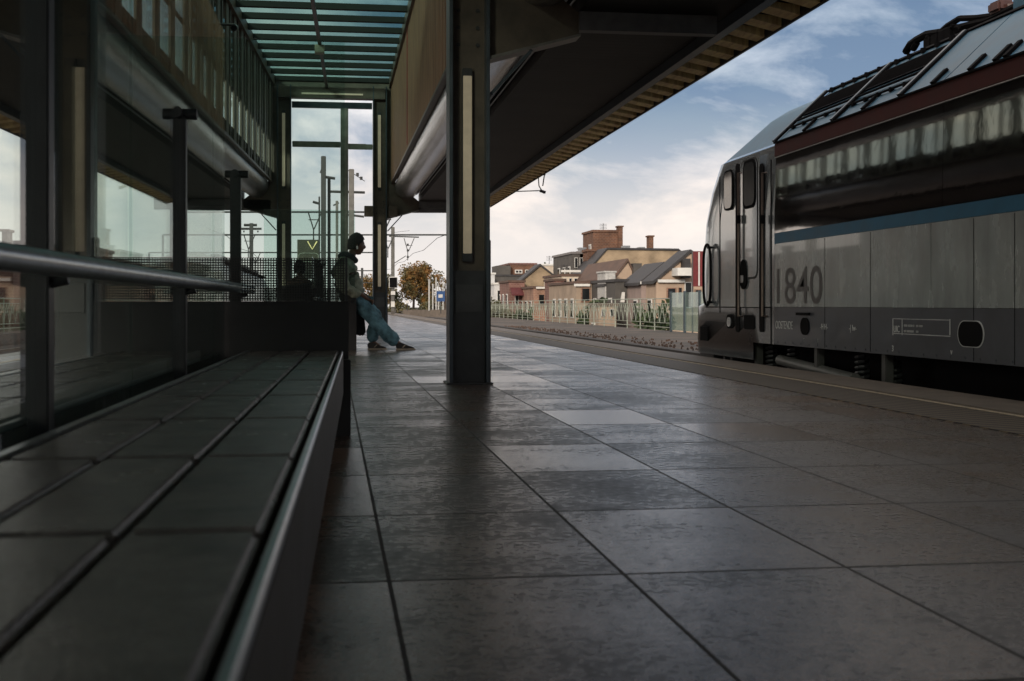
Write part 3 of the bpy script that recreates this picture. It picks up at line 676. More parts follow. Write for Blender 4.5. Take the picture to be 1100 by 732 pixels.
# underframe, bogies, wheels
MB().box(LX + .5, RX - .5, YR + .3, LYF - .1, -.25, .235).build('underframe', blk, loco)
for byc in (YC - .9, YCr + .9):
    bg = MB(); bg.box(LX + .25, LX + .40, byc - 1.9, byc + 1.9, -.42, -.12).box(RX - .40, RX - .25, byc - 1.9, byc + 1.9, -.42, -.12).box(LX + .3, RX - .3, byc - .3, byc + .3, -.5, -.1)
    bo = bg.build('bogie', blk, loco, bevel=.02)
    for dy in (-1.3, 1.3):
        for xx in (6.45 - .80, 6.45 + .68):
            w_ = MB().tube([(xx, byc + dy, -.25), (xx + .12, byc + dy, -.25)], .55, 36).build('wheel', mat('wheel_steel', (.05, .045, .042), .5, .5), bo, smooth=True)
            MB().tube([(xx - .03, byc + dy, -.25), (xx, byc + dy, -.25)], .14, 16).build('hub', steel, w_, smooth=True)
        MB().box(LX + .16, LX + .27, byc + dy - .16, byc + dy + .16, -.40, -.05).build('axle_box', steel, bo, bevel=.02)
        for q in (-.36, .36):
            mbz = MB(); pz = [(LX + .24 + .06 * math.cos(k * .9), byc + dy + q + .06 * math.sin(k * .9), -.12 + .30 * k / 40) for k in range(41)]; mbz.tube(pz, .018, 6).build('spring', steel, bo)
    MB().tube([(LX + .14, byc - 1.0, -.05), (LX + .14, byc + 1.1, .05)], .06, 12).build('damper', mat('damper_grey', (.12, .12, .12), .4), bo, smooth=True)
    for dy in (-1.75, -.1, 1.8): MB().box(LX + .09, LX + .17, byc + dy - .05, byc + dy + .05, -.35, .235).build('hanger', mat('dull_grey', (.05, .05, .05), .5), bo, bevel=.01)
MB().box(LX + .10, RX - .1, 3.2, 8.4, -.50, .1).build('equipment_box', mat('tank_paint', (.022, .022, .024), .5, 0, .4, 3), loco, bevel=.03)
MB().box(LX + .05, LX + .22, LYF - .55, LYF + .1, -.22, .03).build('nose_step', steel, loco, bevel=.01)
for yy in (LYF - 1.55,): MB().box(LX + .0, LX + .2, yy - .02, yy + .30, -.28, -.25).build('step', galv, loco)
for yy in (LYF - .9, LYF - 1.2): MB().box(LX + .08, LX + .16, yy - .04, yy + .04, -.4, .05).build('guard_iron', steel, loco)
# pantograph
panto = MB()
for X in (5.85, 6.75):
    q = lambda a, b: onX(a, b, X)
    k = 0 if X < 6 else 0
    base = onX(1000, 40, 5.85)
    def T(l, r, X=X): panto.tube([Vector((X, v.y, v.z)) for v in (onX(a, b, 5.85) for a, b in l)], r, 7)
    T([(973, 56), (978, 48), (985, 43), (996, 37), (1010, 35)], .04); T([(981, 53), (985, 46)], .035)
    T([(1010, 35), (1018, 28), (1031, 20), (1048, 19.5), (1068, 17), (1078, 12)], .03)
    T([(1010, 35), (1035, 28.5), (1062, 22), (1080, 13), (1100, 3), (1120, -9)], .036)
    T([(1024, 34), (1050, 33), (1070, 27)], .025)
po = panto.build('pantograph', blk, loco, smooth=True)
mb = MB()
for a, b in ((1000, 40), (1027, 28), (1035, 30), (1045, 33)):
    p = onX(a, b, 5.85)
    for X in (5.85, 6.75): mb.tube([(X, p.y, ZT), (X, p.y, p.z)], .03, 8)
    mb.tube([(5.8, p.y, p.z), (6.8, p.y, p.z)], .02, 7)
p = onX(1000, 40, 5.85); mb.box(5.8, 6.8, p.y - .25, p.y + .12, ZT + .02, ZT + .12); 
for a in (1000, 1008, 1016, 1022): p = onX(a, 44, 5.85); mb.box(5.80, 5.92, p.y - .06, p.y + .06, ZT + .05, ZT + .22)
mb.build('pantograph_base', blk, po)
p = onX(1072, 8, 5.85); MB().box(5.80, 5.96, p.y - .10, p.y + .10, p.z - .05, p.z + .05).build('insulator_box', mat('insulator_brown', (.12, .055, .045), .4), po, bevel=.02)
MB().tube([(5.9, p.y - .1, ZT), (5.9, p.y - .1, p.z)], .05, 8).build('insulator', MATS['insulator_brown'], po)
p = onX(1096, 25, 5.85); MB().box(5.7, 7.2, YCr + .5, onX(1085, 20, 5.7).y, ZT + .02, ZT + .22).build('roof_cover', roofm, loco, bevel=.05)

# ------------------------------------------------------------------ second train on the left track
tr = thing('passenger_train', 'pale silver train with sloping nose seen through the dotted glass', 'train', (-6.4, 80, -.8))
yf = 104; ya = 58; mb = MB(); rows = []
for y, top in ((ya, 3.0), (yf - 9, 2.95), (yf - 5, 2.8), (yf - 3, 2.45), (yf - 1.2, 1.9), (yf - .2, 1.2), (yf, .3)):
    rows.append([(-4.95, y, -.2), (-4.95, y, min(2.1, top * .8)), (-5.25, y, top * .93), (-5.8, y, top), (-7.0, y, top), (-7.55, y, top * .93), (-7.85, y, min(2.1, top * .8)), (-7.85, y, -.2)])
for r in rows: mb.v += r
for i in range(len(rows) - 1):
    for k in range(7): mb.f.append((i * 8 + k, i * 8 + k + 1, i * 8 + 9 + k, i * 8 + 8 + k)); mb.m.append(0)
mb.f.append(tuple(range(8))); mb.m.append(0); mb.f.append(tuple(48 + k for k in range(8))); mb.m.append(0)
mb.build('train_body', mat('train_silver', (.34, .34, .33), .35, .3, .15, .6), tr, smooth=True)
for k in range(14): MB().box(-4.945, -4.93, 60 + k * 2.6, 61.1 + k * 2.6, 1.0, 1.75).build('window', bwin, tr)
MB().box(-5.35, -5.05, 60, 99, 2.66, 2.78).build('roof_rail', blk, tr)
for k in range(4): MB().box(-5.7, -5.3, 61 + k * 9, 66 + k * 9, 2.9, 3.06).build('roof_box', steel, tr)
for yy in (62, 78, 95): MB().box(-7.4, -5.1, yy - 1.6, yy + 1.6, -.8, -.2).build('bogie', blk, tr)

# ------------------------------------------------------------------ railings
railp = mat('pale_green_paint', (.27, .30, .25), .5, 0, .3, 3)
def railing(X, ya, yb, label, n_panels):
    r = thing('railing', label, 'railing', (X, ya, -.42), 'lattice railings along the viaduct')
    zt = .92; zb = -.42; P = (yb - ya) / n_panels
    for z, rr in ((zt, .022), (zt - .20, .015), (zb + .16, .016), (zb + .34, .013)):
        MB().tube([(X, ya, z), (X, yb, z)], rr, 6).build('rail', railp, r)
    mb = MB()
    for i in range(n_panels):
        y = ya + i * P
        for k in range(3):
            a = y + P * k / 3; b = a + P / 3; z0 = zb + .34; z1 = zt - .2
            mb.tube([(X, a, z0), (X, (a + b) / 2, z1), (X, b, z0)], .012, 5)
            mb.tube([(X, a, z1), (X, (a + b) / 2, (z0 + z1) / 2), (X, b, z1)], .010, 5)
    mb.build('lattice', railp, r)
    for i in range(n_panels + 1): MB().box(X - .022, X + .022, ya + i * P - .022, ya + i * P + .022, zb, zt + .02).build('post', railp, r)
YRl = onX(720, 330, 13.5).y
railing(13.5, YRl, YRl + 110, 'pale green lattice railing across the tracks in front of the houses', 44)
railing(-12.6, 14, 120, 'pale lattice railing beyond the left track, seen through the windbreak', 40)
gf = thing('glass_fence', 'teal glass fence panels at the near end of the lattice railing', 'fence', (13.5, YRl - 3, -.42))
for k in range(5):
    MB().box(13.49, 13.51, YRl - .12 - 2.0 * (k + 1) + .06, YRl - .12 - 2.0 * k - .06, -.35, 1.15).build('glass_panel', gldk, gf)
    MB().box(13.45, 13.55, YRl - .12 - 2.0 * k - .04, YRl - .12 - 2.0 * k + .04, -.42, 1.2).build('post', steelb, gf)

# ------------------------------------------------------------------ houses
slate = mat('slate_roof', (.028, .027, .03), .6, 0, .35, 1.5, .3, 8); tile_r = mat('brown_tile_roof', (.10, .062, .048), .8, 0, .35, 1.5, .4, 6)
W_ = {
 'white': mat('white_render', (.55, .56, .57), .8, 0, .12, .8), 'cream': mat('cream_render', (.50, .43, .35), .8, 0, .15, .8),
 'tan': brick_mat('tan_brick', (.32, .24, .155), (.28, .21, .135), (.34, .27, .19), 1.3), 'brown': brick_mat('brown_brick', (.15, .065, .035), (.10, .045, .028), (.17, .11, .08)),
 'orange': brick_mat('orange_brick', (.30, .17, .12), (.25, .135, .10), (.34, .24, .18)), 'red': brick_mat('red_brick', (.19, .085, .07), (.15, .07, .06), (.24, .16, .13)),
 'pink': mat('pink_grey_render', (.28, .22, .20), .8, 0, .15, .8), 'peach': mat('peach_render', (.40, .30, .225), .8, 0, .15, .8),
 'beige': mat('beige_render', (.32, .25, .19), .8, 0, .2, .8), 'dark': mat('dark_cladding', (.07, .065, .06), .7, 0, .3, .8)}
def house(name, label, px0, px1, ye, Y, depth, wall, roof=None, apex=None, poly=None, wins=(), gutter=None, group='houses behind the railing', zb=-5.6, cat='house'):
    """front wall stands in the plane y=Y between the sight lines px0, px1; apex = (px, py) of a gable"""
    a = onY(px0, ye, Y); b = onY(px1, ye, Y); x0, x1 = a.x, b.x; ze = (a.z + b.z) / 2
    h = thing(name, label, cat, ((x0 + x1) / 2, Y, zb), group)
    fr = lambda u, v, t: (u, t, v)
    if poly:
        P = [(onY(p, q, Y).x, onY(p, q, Y).z) for p, q in poly]; MB().prism([(P[0][0], zb)] + P + [(P[-1][0], zb)], fr, Y, Y + depth).build('wall', W_[wall], h)
        if roof:
            mb = MB()
            for (xa, za), (xb, zb_) in zip(P[:-1], P[1:]):
                if abs(xb - xa) < .05: continue
                mb.prism([(xa, za + .01), (xb, zb_ + .01), (xb, zb_ + .18), (xa, za + .18)], fr, Y - .15, Y + depth + .1)
            mb.build('roof', roof, h)
    elif apex:
        p = onY(apex[0], apex[1], Y); MB().prism([(x0, zb), (x1, zb), (x1, ze), (p.x, p.z), (x0, ze)], fr, Y, Y + depth).build('wall', W_[wall], h)
        for xe in (x0, x1):
            s = -1 if xe == x0 else 1; sl = (p.z - ze) / max(.1, abs(p.x - xe)); o_ = .25
            MB().prism([(xe + s * o_, ze - sl * o_ + .01), (p.x, p.z + .01), (p.x, p.z + .22), (xe + s * o_, ze - sl * o_ + .2)], fr, Y - .2, Y + depth + .2).build('roof', roof or slate, h)
    else:
        MB().box(x0, x1, Y, Y + depth, zb, ze).build('wall', W_[wall], h)
        MB().box(x0 - .12, x1 + .12, Y - .12, Y + depth + .1, ze + .003, ze + .2).build('roof', roof or slate, h)
    if gutter:
        g0 = onY(gutter[0], gutter[2], Y - .3); g1 = onY(gutter[1], gutter[2], Y - .3); MB().box(g0.x, g1.x, Y - .30, Y - .16, g0.z - .12, g0.z + .06).build('gutter', white, h)
    for wn in wins:
        a = onY(wn[0], wn[1], Y); b = onY(wn[2], wn[3], Y)
        fm = W_['orange'] if len(wn) > 4 and wn[4] == 'r' else white
        fo = MB(); fo.box(a.x, b.x, Y - .10, Y - .003, b.z, a.z); fo = fo.build('window', fm, h)
        iw = max(.02, (b.x - a.x) * .12); nm = 2 if (b.x - a.x) > .9 else 1; ww = (b.x - a.x - iw * (nm + 1)) / nm
        pa = MB()
        for k in range(nm): xx = a.x + iw + k * (ww + iw); pa.box(xx, xx + ww, Y - .13, Y - .101, b.z + iw, a.z - iw)
        pa.build('pane', bwin, fo)
    # windows of the track-facing side
    n = int(depth // 2.6)
    for st in range(2):
        z = ze - 1.9 - st * 2.8
        for k in range(n):
            y = Y + 1 + k * 2.6
            fo = MB().box(x0 - .06, x0 - .003, y, y + 1.0, z - .7, z + .8).build('window', white, h); MB().box(x0 - .08, x0 - .061, y + .09, y + .91, z - .6, z + .7).build('pane', bwin, fo)
    return h
def chim(h, px0, px1, pyt, pyb, Y, m, nm='chimney', cap=True, d=1.0):
    a = onY(px0, pyt, Y); b = onY(px1, pyb, Y); o = MB().box(a.x, b.x, Y, Y + d, b.z - 1.0, a.z).build(nm, m, h)
    if cap: MB().box(a.x - .08, b.x + .08, Y - .08, Y + d + .08, a.z, a.z + .12).build('cap', m, o)
    return o
h = house('terraced_house', 'peach house with steep slate roof and dark red windows beside the locomotive nose', 705, 790, 302, 76, 2.6, 'peach', slate, apex=(741, 272), wins=[(716, 309, 726, 329, 'r'), (728.5, 309, 732, 326, 'r'), (735, 303, 743, 331), (746, 311, 753, 330, 'r')], gutter=(707, 736, 301.5))
a = onY(726, 288, 75); b = onY(746, 296.5, 75); MB().box(a.x, b.x, 74.6, 76.5, b.z, a.z).build('dormer', white, h); a = onY(735, 278, 75.2); b = onY(741, 285, 75.2); MB().box(a.x, b.x, 75, 76.8, b.z - .8, a.z).build('skylight', slate, h)
bn = thing('red_banner', 'tall red banner with a pale stripe beside the locomotive handle', 'banner', onY(750, 310, 70))
a = onY(745, 270, 70); b = onY(757, 308, 70); MB().box(a.x, b.x, 70, 70.15, b.z, a.z).build('banner_panel', mat('banner_red', (.13, .014, .016), .5), bn); MB().box(a.x + .28, a.x + .36, 69.97, 69.998, b.z + .05, a.z - .05).build('stripe', white, bn); MB().tube([(a.x, 70.2, -5.6), (a.x, 70.2, a.z)], .05, 8).build('pole', steel, bn)
h = house('terraced_house', 'low pinkish grey house with dark slate roof behind the green hedge', 689, 715, 304, 81, 5, 'pink', slate, apex=(713, 285), wins=[(697, 321, 700, 327), (704, 321, 708, 327)], gutter=(688, 706, 303.5))
h = house('slate_house', 'dark slate fronted house with two slanting white skylights', 661, 692, 303, 85, 8, 'dark', slate, wins=[(684, 313, 692, 327)])
for q in (666.5, 675.5):
    a = onY(q, 314, 84.85); b = onY(q + 3.2, 325, 84.85); MB().prism([(a.x, b.z), (a.x + .28, b.z), (b.x + .1, a.z), (a.x + .12, a.z)], lambda u, v, t: (u, t, v), 84.8, 84.98).build('skylight', white, h)
chim(h, 683, 692, 303, 312, 84.5, white, 'bay_top')
h = house('gabled_house', 'small house with peach gable and brown tiled roof in front of the large tan gable', 661, 681.5, 297.5, 90, 14, 'peach', tile_r, apex=(674, 281))
chim(h, 680.5, 689.5, 283, 297, 89.5, W_['dark'], cap=False)
h = house('stair_tower', 'narrow white box tower with teal glass below, left of the slate house', 650, 661, 308, 88, 3, 'dark', slate, wins=[(651.5, 309, 659, 326)])
chim(h, 650, 661, 293, 306, 87.9, mat('white_tank', (.42, .42, .41), .6), 'tank', d=2.6)
h = house('beige_house', 'beige house with tall bay window below the large tan gable', 619, 651, 305, 93, 12, 'beige', tile_r, wins=[(624, 309, 634, 325, 'r'), (637, 312, 642, 325)], gutter=(617, 634, 306))
h = house('gable_building', 'large building with broad pale tan gable wall and slanting left edge', 615, 742, 305, 106, 14, 'tan', slate, poly=[(617, 308), (652, 268.5), (728.5, 269.5), (742, 281)])
chim(h, 697.5, 702, 254.5, 269, 107, W_['brown']); chim(h, 670, 677, 264, 269, 107, galv, 'vent', False); chim(h, 687, 693, 265.5, 269, 107, galv, 'vent', False)
h = house('brick_tower', 'square brown brick tower with chimney rising above the roofs', 637.5, 667, 249.5, 116, 5, 'brown', W_['brown']); chim(h, 664.5, 669, 244, 256, 115.5, W_['brown'])
h = house('townhouse', 'tall narrow townhouse with white framed top windows left of the brick tower', 615, 637, 273, 112, 10, 'dark', mat('metal_roof', (.14, .13, .13), .5), wins=[(617, 277, 620.5, 288), (622.5, 277, 626, 288), (628, 277, 631.5, 289)])
chim(h, 623, 629, 267.5, 273, 112, galv, 'roof_vent')
h = house('brick_annex', 'brown brick annex wall below the square tower', 631, 652, 270.5, 110, 9, 'brown', W_['brown'])
h = house('terraced_house', 'cream fronted terraced house with dark roof and three upper windows', 603.5, 624, 297, 104, 9, 'cream', tile_r, wins=[(605, 299, 608.5, 309), (611, 299, 614, 309), (616.5, 299, 620, 309), (606, 318, 610, 330), (614, 318, 618, 330)], gutter=(603, 624, 291))
h = house('orange_house', 'orange brick house with long sloping white gutter', 573, 603.5, 310, 112, 9, 'orange', tile_r, wins=[(578, 316, 585, 328, 'r'), (591, 315, 595, 326, 'r'), (597, 314, 601, 325, 'r')], gutter=(576, 604, 309))
h = house('gabled_house', 'orange house with plain tan triangular gable', 562, 599.5, 301, 122, 3, 'tan', slate, apex=(580, 286)); 
h = house('brick_house', 'red brick house with maroon awning', 547, 563.5, 303.5, 119, 8, 'red', tile_r, wins=[(553, 317, 557, 328)])
a = onY(549, 309, 118.2); b = onY(562, 316, 118.2); MB().prism([(118.9, a.z), (117.6, b.z), (117.6, b.z - .15), (118.9, a.z - .12)], lambda u, v, t: (t, u, v), a.x, b.x).build('awning', mat('maroon_cloth', (.10, .022, .025), .8), h)
h = house('white_house', 'white rendered house with one dark upright window', 531, 552, 306, 126, 8, 'white', white, wins=[(534, 312, 537.5, 325)])
h = house('white_house', 'taller plain white house at the far end beside the broad column', 508, 531.5, 295, 138, 8, 'white', white, wins=[(525, 306, 528, 318)])
h = house('modern_block', 'low brown penthouse block with a white window band above dark roofs', 548, 576, 284.5, 150, 10, 'brown', mat('flat_roof_red', (.14, .07, .06), .7), wins=[(553, 290, 561, 294), (564, 290, 569, 294)])
chim(h, 534, 548.5, 285.5, 298, 149, W_['dark'], 'plant_room', False, 5)
h = house('dark_roof_building', 'long low building with blackish roof and small shrubs below the penthouse', 528, 575, 297, 145, 6, 'dark', slate)
h = house('cream_building', 'broad cream building with roof garden behind the triangular gable', 581, 615, 285.5, 146, 12, 'cream', white)
for (hx, ht, hb, Yh_, nm_) in ((648, 240, 249, 117, 'brick_tower'), (590, 275, 286, 147, 'cream_building'), (606, 284, 297, 105, 'terraced_house')):
    for ob in bpy.data.objects:
        if ob.name.split('.')[0] == nm_ and ob.type == 'EMPTY' and abs(ob.location.y - Yh_) < 8:
            a = onY(hx, ht, Yh_); b = onY(hx, hb, Yh_); m_ = MB(); m_.tube([b - Vector((0, 0, .2)), a], .03, 5)
            for k in range(4): m_.tube([a + Vector((-.35, 0, -.1 - k * .14)), a + Vector((.35, 0, -.1 - k * .14))], .015, 4)
            m_.build('aerial', steel, ob); break
house('brick_house', 'narrow brick house with two tall windows between the cream and orange houses', 596, 606, 302, 103, 5, 'red', tile_r, wins=[(598, 306, 600.5, 318), (602, 306, 604.5, 318)])
house('pale_annex', 'pale flat annex wall right of the beige house', 643, 662, 329, 80, 3, 'beige', tile_r, wins=[(646, 332, 650, 340), (655, 332, 659, 340)])
# houses left of the tracks
for i, (px0, px1, ye, Y, ax, wl_, lb) in enumerate([
        (-260, -60, 258, 62, None, 'brown', 'brown brick house far left behind the handrail'),
        (-60, 14, 268, 66, None, 'red', 'red brick house with a thin pale chimney, seen beyond the near post'),
        (14, 53, 283, 72, None, 'beige', 'low beige house between two near posts'), (53, 90, 266, 78, None, 'brown', 'brick house with a tall stepped chimney left of the dark column'),
        (100, 150, 291, 88, (126, 281), 'red', 'small gabled house low behind the dotted glass'), (150, 190, 289, 100, None, 'dark', 'dark low house behind the windbreak posts'),
        (190, 236, 292, 112, (214, 285), 'beige', 'beige gabled house right of the second windbreak post')]):
    h = house('track_side_house', lb, px0, px1, ye, Y, 10, wl_, tile_r, apex=ax, group='houses left of the tracks', wins=[(px0 + 5, ye + 8, px0 + 10, ye + 20), (px1 - 12, ye + 8, px1 - 7, ye + 20)])
    if i == 1: chim(h, 2, 8, 249, 268, 66, W_['beige'])
    if i == 3: chim(h, 59, 64, 240, 268, 78, W_['brown']); chim(h, 64, 78, 245, 268, 78.2, W_['brown'], cap=False)
    if i == 2: chim(h, 14, 20, 261, 283, 72, W_['dark'])

gs = thing('reflection_blocker', 'long dark brick block added out of view to darken the locomotive reflections', 'building', (-24, 48, -5.6))  # unseen block, added so the locomotive side mirrors less low sky
MB().box(-32, -18, 30, 64, -5.6, 5.9).build('wall', W_['brown'], gs)
MB().prism([(-32.4, 5.9), (-17.6, 5.9), (-17.6, 6.15), (-25, 7.4), (-32.4, 6.15)], lambda u, v, t: (u, t, v), 29.6, 64.4).build('roof', slate, gs)
for k in range(9):
    y = 32 + k * 3.6; f_ = MB().box(-18.0 + .003, -17.94, y, y + 1.5, 2.2, 4.6).build('window', white, gs); MB().box(-17.938, -17.93, y + .1, y + 1.4, 2.3, 4.5).build('pane', bwin, f_)
# ------------------------------------------------------------------ trees and hedges
bark = mat('bark', (.06, .045, .035), .9, 0, .3, 4, .4)
def tree(name, label, base, h, rad, lm, n=2600, cz=.62, seed=1, cone=False, leaf=.16, group=None):
    rnd = random.Random(seed); t = thing(name, label, 'tree' if name != 'hedge' else 'hedge', base, group); b = Vector(base)
    tm = MB(); tm.tube([b, b + Vector((.05 * h * .3, 0, h * .3)), b + Vector((0, 0, h * .75))], [h * .03, h * .022, h * .008], 8)
    blobs = []
    for k in range(15):
        a = rnd.uniform(0, 6.28); rr = rad * rnd.uniform(.2, .75); z = h * rnd.uniform(.14, .92)
        if cone: rr *= 1.15 * (1 - z / h) + .1
        c = b + Vector((math.cos(a) * rr, math.sin(a) * rr, z)); blobs.append((c, rad * rnd.uniform(.25, .48) * (1 if not cone else max(.35, 1.2 - z / h))))
        tm.tube([b + Vector((0, 0, h * rnd.uniform(.2, .5))), (b + c) / 2 + Vector((0, 0, h * .12)), c], [h * .012, h * .007, h * .003], 5)
    tm.build('trunk', bark, t, smooth=True)
    mb = MB()
    for k in range(n):
        c, r = blobs[rnd.randrange(len(blobs))]
        d = Vector((rnd.gauss(0, 1), rnd.gauss(0, 1), rnd.gauss(0, 1))).normalized() * r * rnd.random() ** .45
        p = c + d
        u = Vector((rnd.gauss(0, 1), rnd.gauss(0, 1), rnd.gauss(0, .6))).normalized(); v = u.cross(Vector((rnd.gauss(0, 1), rnd.gauss(0, 1), rnd.gauss(0, 1)))).normalized(); s = leaf * rnd.uniform(.5, 1.3)
        mb.quad(p - u * s, p + v * s * .6, p + u * s, p - v * s * .6)
    mb.build('crown', lm, t); return t
autumn = leaf_mat('autumn_leaves', [(.035, .045, .016), (.13, .085, .022), (.27, .125, .03)])
olive = leaf_mat('olive_leaves', [(.02, .03, .012), (.06, .06, .022), (.11, .085, .03)])
green = leaf_mat('dark_green_leaves', [(.012, .025, .01), (.045, .075, .022)])
def hedge(label, px0, px1, pyt, Y, m, seed):
    rnd = random.Random(seed); a = onY(px0, pyt, Y); b = onY(px1, pyt, Y); t = thing('hedge', label, 'hedge', ((a.x + b.x) / 2, Y, -5.6), 'hedges behind the railing')
    mb = MB(); n = int(260 * (b.x - a.x)) + 300
    for k in range(n):
        x = rnd.uniform(a.x, b.x); top = a.z + .5 * math.sin(x * 1.7 + seed) + rnd.uniform(-.3, .2); p = Vector((x, Y + rnd.uniform(-.6, .9), top - abs(rnd.gauss(0, 1.4))))
        u = Vector((rnd.gauss(0, 1), rnd.gauss(0, 1), rnd.gauss(0, 1))).normalized(); v = u.cross(Vector((rnd.gauss(0, 1), 1, rnd.gauss(0, 1)))).normalized(); s = rnd.uniform(.08, .2)
        mb.quad(p - u * s, p + v * s * .7, p + u * s, p - v * s * .7)
    mb.build('foliage', m, t); tb = MB()
    for k in range(5): x = a.x + (b.x - a.x) * (k + .5) / 5; tb.tube([(x, Y, -5.6), (x, Y, a.z - .6)], .09, 6)
    tb.build('stems', bark, t)
def tr_at(px, pyb, w): v = at(px, pyb, w); return (v.x, v.y, v.z)
tree('autumn_tree', 'round orange brown autumn tree past the platform end', tr_at(444, 334, 165), 6.0, 2.9, autumn, 7500, seed=3)
tree('dark_tree', 'taller dark olive tree right behind the orange autumn tree', tr_at(458, 334, 185), 6.6, 2.6, olive, 3200, seed=4)
tree('autumn_tree', 'small orange tree seen between the man and the slim far column', tr_at(396, 334, 150), 4.0, 2.4, autumn, 2200, seed=5)
tree('autumn_tree', 'low olive and orange tree just right of the slim far column', tr_at(419, 334, 160), 4.4, 2.0, olive, 2200, seed=6)
hedge('dark low bushes at the foot of the autumn trees', 386, 466, 328, 150, olive, 7)
tree('sparse_tree', 'thin sparse reddish tree at the left edge of the broad column', tr_at(478, 336, 140), 4.6, 1.5, autumn, 500, seed=8)
tree('sparse_tree', 'faint bluish shrub row behind the blue sign', tr_at(466, 336, 175), 3.0, 2.0, olive, 1000, seed=9)
hedge('dense dark green hedge behind the railing below the pink grey house', 684, 722, 326, 66, green, 1)
hedge('green hedge behind the railing below the beige house', 621, 652, 329, 84, green, 2)
hedge('yellow green shrubs behind the far left stretch of the lattice railing', 524, 560, 331, 108, olive, 3)
hedge('small green bush behind the railing below the red brick house', 555, 572, 329, 100, green, 4)
hedge('black green roof garden plants on the cream building', 585, 613, 282.5, 147, green, 5)

# ------------------------------------------------------------------ overhead line masts, signals
mastm = mat('mast_concrete', (.13, .13, .12), .7, 0, .25, 3, .2); dkm = mat('mast_dark', (.035, .04, .04), .6, 0, .3, 3)
def mast(label, px, w, pyt, wid, m, arms=(), zb=-1.0, drops=()):
    b = at(px, 327, w); t = thing('line_mast', label, 'mast', (b.x, b.y, zb), 'overhead line masts'); zt = at(px, pyt, w).z
    MB().box(b.x - wid / 2, b.x + wid / 2, b.y - wid / 2, b.y + wid / 2, zb, zt).build('pole', m, t, bevel=.02)
    for (a0, y0, a1, y1, r) in arms:
        p = onY(a0, y0, b.y); q = onY(a1, y1, b.y); MB().tube([p, q], r, 6).build('arm', dkm, t)
    for (a0, y0) in drops:
        p = onY(a0, y0, b.y); k = MB(); k.tube([p, p + Vector((0, 0, -.16))], .07, 8); k.build('insulator', steel, t)
    return t
mast('tall concrete mast with dark crossarms behind the mullion', 377.5, 62, 182, .26, mastm, [(342, 155, 393, 156, .06), (354, 206, 392, 207, .07), (374, 231, 391, 233, .06), (374, 183, 392, 195, .02)], drops=[(384, 186), (388, 190)])
mast('thick dark mast left of the mullion', 347.5, 48, 168, .19, dkm, [(347, 190, 360, 192, .06), (347, 178, 344, 186, .03)])
mast('dark mast close beside the thick one', 353.5, 48.6, 191, .12, dkm)
mast('thin dark mast with a small side lamp', 343, 44, 211, .06, dkm, [(336, 217, 343, 219, .05)])
mast('pale slender mast behind the head of the leaning man', 362, 75, 216, .16, mastm, [(358, 221, 364, 218, .05)])
mast('mast with bracket arm and signal between the far column and the autumn tree', 422, 88, 244, .24, mat('mast_brown', (.07, .062, .055), .7), [(418, 254, 450, 255, .05), (434, 256, 438, 270, .03), (445, 256, 439, 270, .03), (436, 264, 443, 264, .02), (438, 270, 438, 280, .03), (422, 284, 436, 275, .03), (422, 250, 440, 248, .012)], drops=[(438, 262), (438, 268), (438, 275)])
mast('dark mast with insulator head above the distant train', 270, 118, 240, .34, dkm, [(258, 246, 281, 246, .12), (262, 242, 276, 242, .14), (258, 250, 258, 272, .06)], drops=[(262, 248), (277, 248)])
mast('slim mast with side rung to the right of the man', 389, 105, 288, .2, dkm, [(380, 291, 402, 291, .05), (384, 304, 402, 304, .05)])
def gantry(label, y, px0, px1, w, legs, r=.09):
    Y = at(357, 327, w).y; a = onY(px0, y, Y); b = onY(px1, y, Y); t = thing('line_gantry', label, 'gantry', ((a.x + b.x) / 2, Y, -1), 'overhead line gantries')
    MB().tube([a, b], r, 6).build('beam', dkm, t)
    for x in (a.x, b.x): MB().tube([(x, Y, -1), (x, Y, a.z)], r * 1.3, 6).build('leg', dkm, t)
    for q in legs:
        p = onY(q, y, Y); MB().tube([p, p + Vector((.28, 0, -.9)), p + Vector((.28, 0, -1.5))], .035, 5).build('hanger', dkm, t); MB().tube([p + Vector((.7, 0, 0)), p + Vector((.30, 0, -.9))], .035, 5).build('hanger', dkm, t)
        MB().tube([p + Vector((.02, 0, -.4)), p + Vector((.6, 0, -.4))], .025, 5).build('hanger', dkm, t)
gantry('nearer overhead line gantry with two triangular hangers', 228, 200, 492, 66, (331, 408), .055)
gantry('middle overhead line gantry', 252.5, 175, 505, 82, (412, 262), .06)
gantry('farther low overhead line gantry', 271.5, 160, 412, 100, (270,), .06)
# contact wires
def wire(label, pts, r=.012):
    m_ = MB().tube(pts, r, 5).build('overhead_wire', blk); tag(m_, label, 'wire', 'overhead wires above the tracks')
for X, z, n in ((6.45, 4.55, 'contact wire over the locomotive track'), (-6.3, 4.55, 'contact wire over the left track')):
    pts = [(X, 66 + k * 12, z + (.25 if k % 2 else 0)) for k in range(18)]; wire(n + ' strung between the gantries', pts, .016)
Yh = at(570, 200, 40).y
hg = thing('wire_hanger', 'small black wire hanger and insulator beside the end of the wooden eaves', 'hanger', onY(583, 200, Yh))
for l, r in (([(522, 213), (549, 206), (581, 205)], .018), ([(578, 187), (579, 200), (584, 208)], .018), ([(585, 187), (583, 200)], .02), ([(577, 188), (586, 188)], .02), ([(580, 205), (586, 207)], .05)):
    MB().tube([onY(a, b, Yh) for a, b in l], r, 6).build('rod', blk, hg)
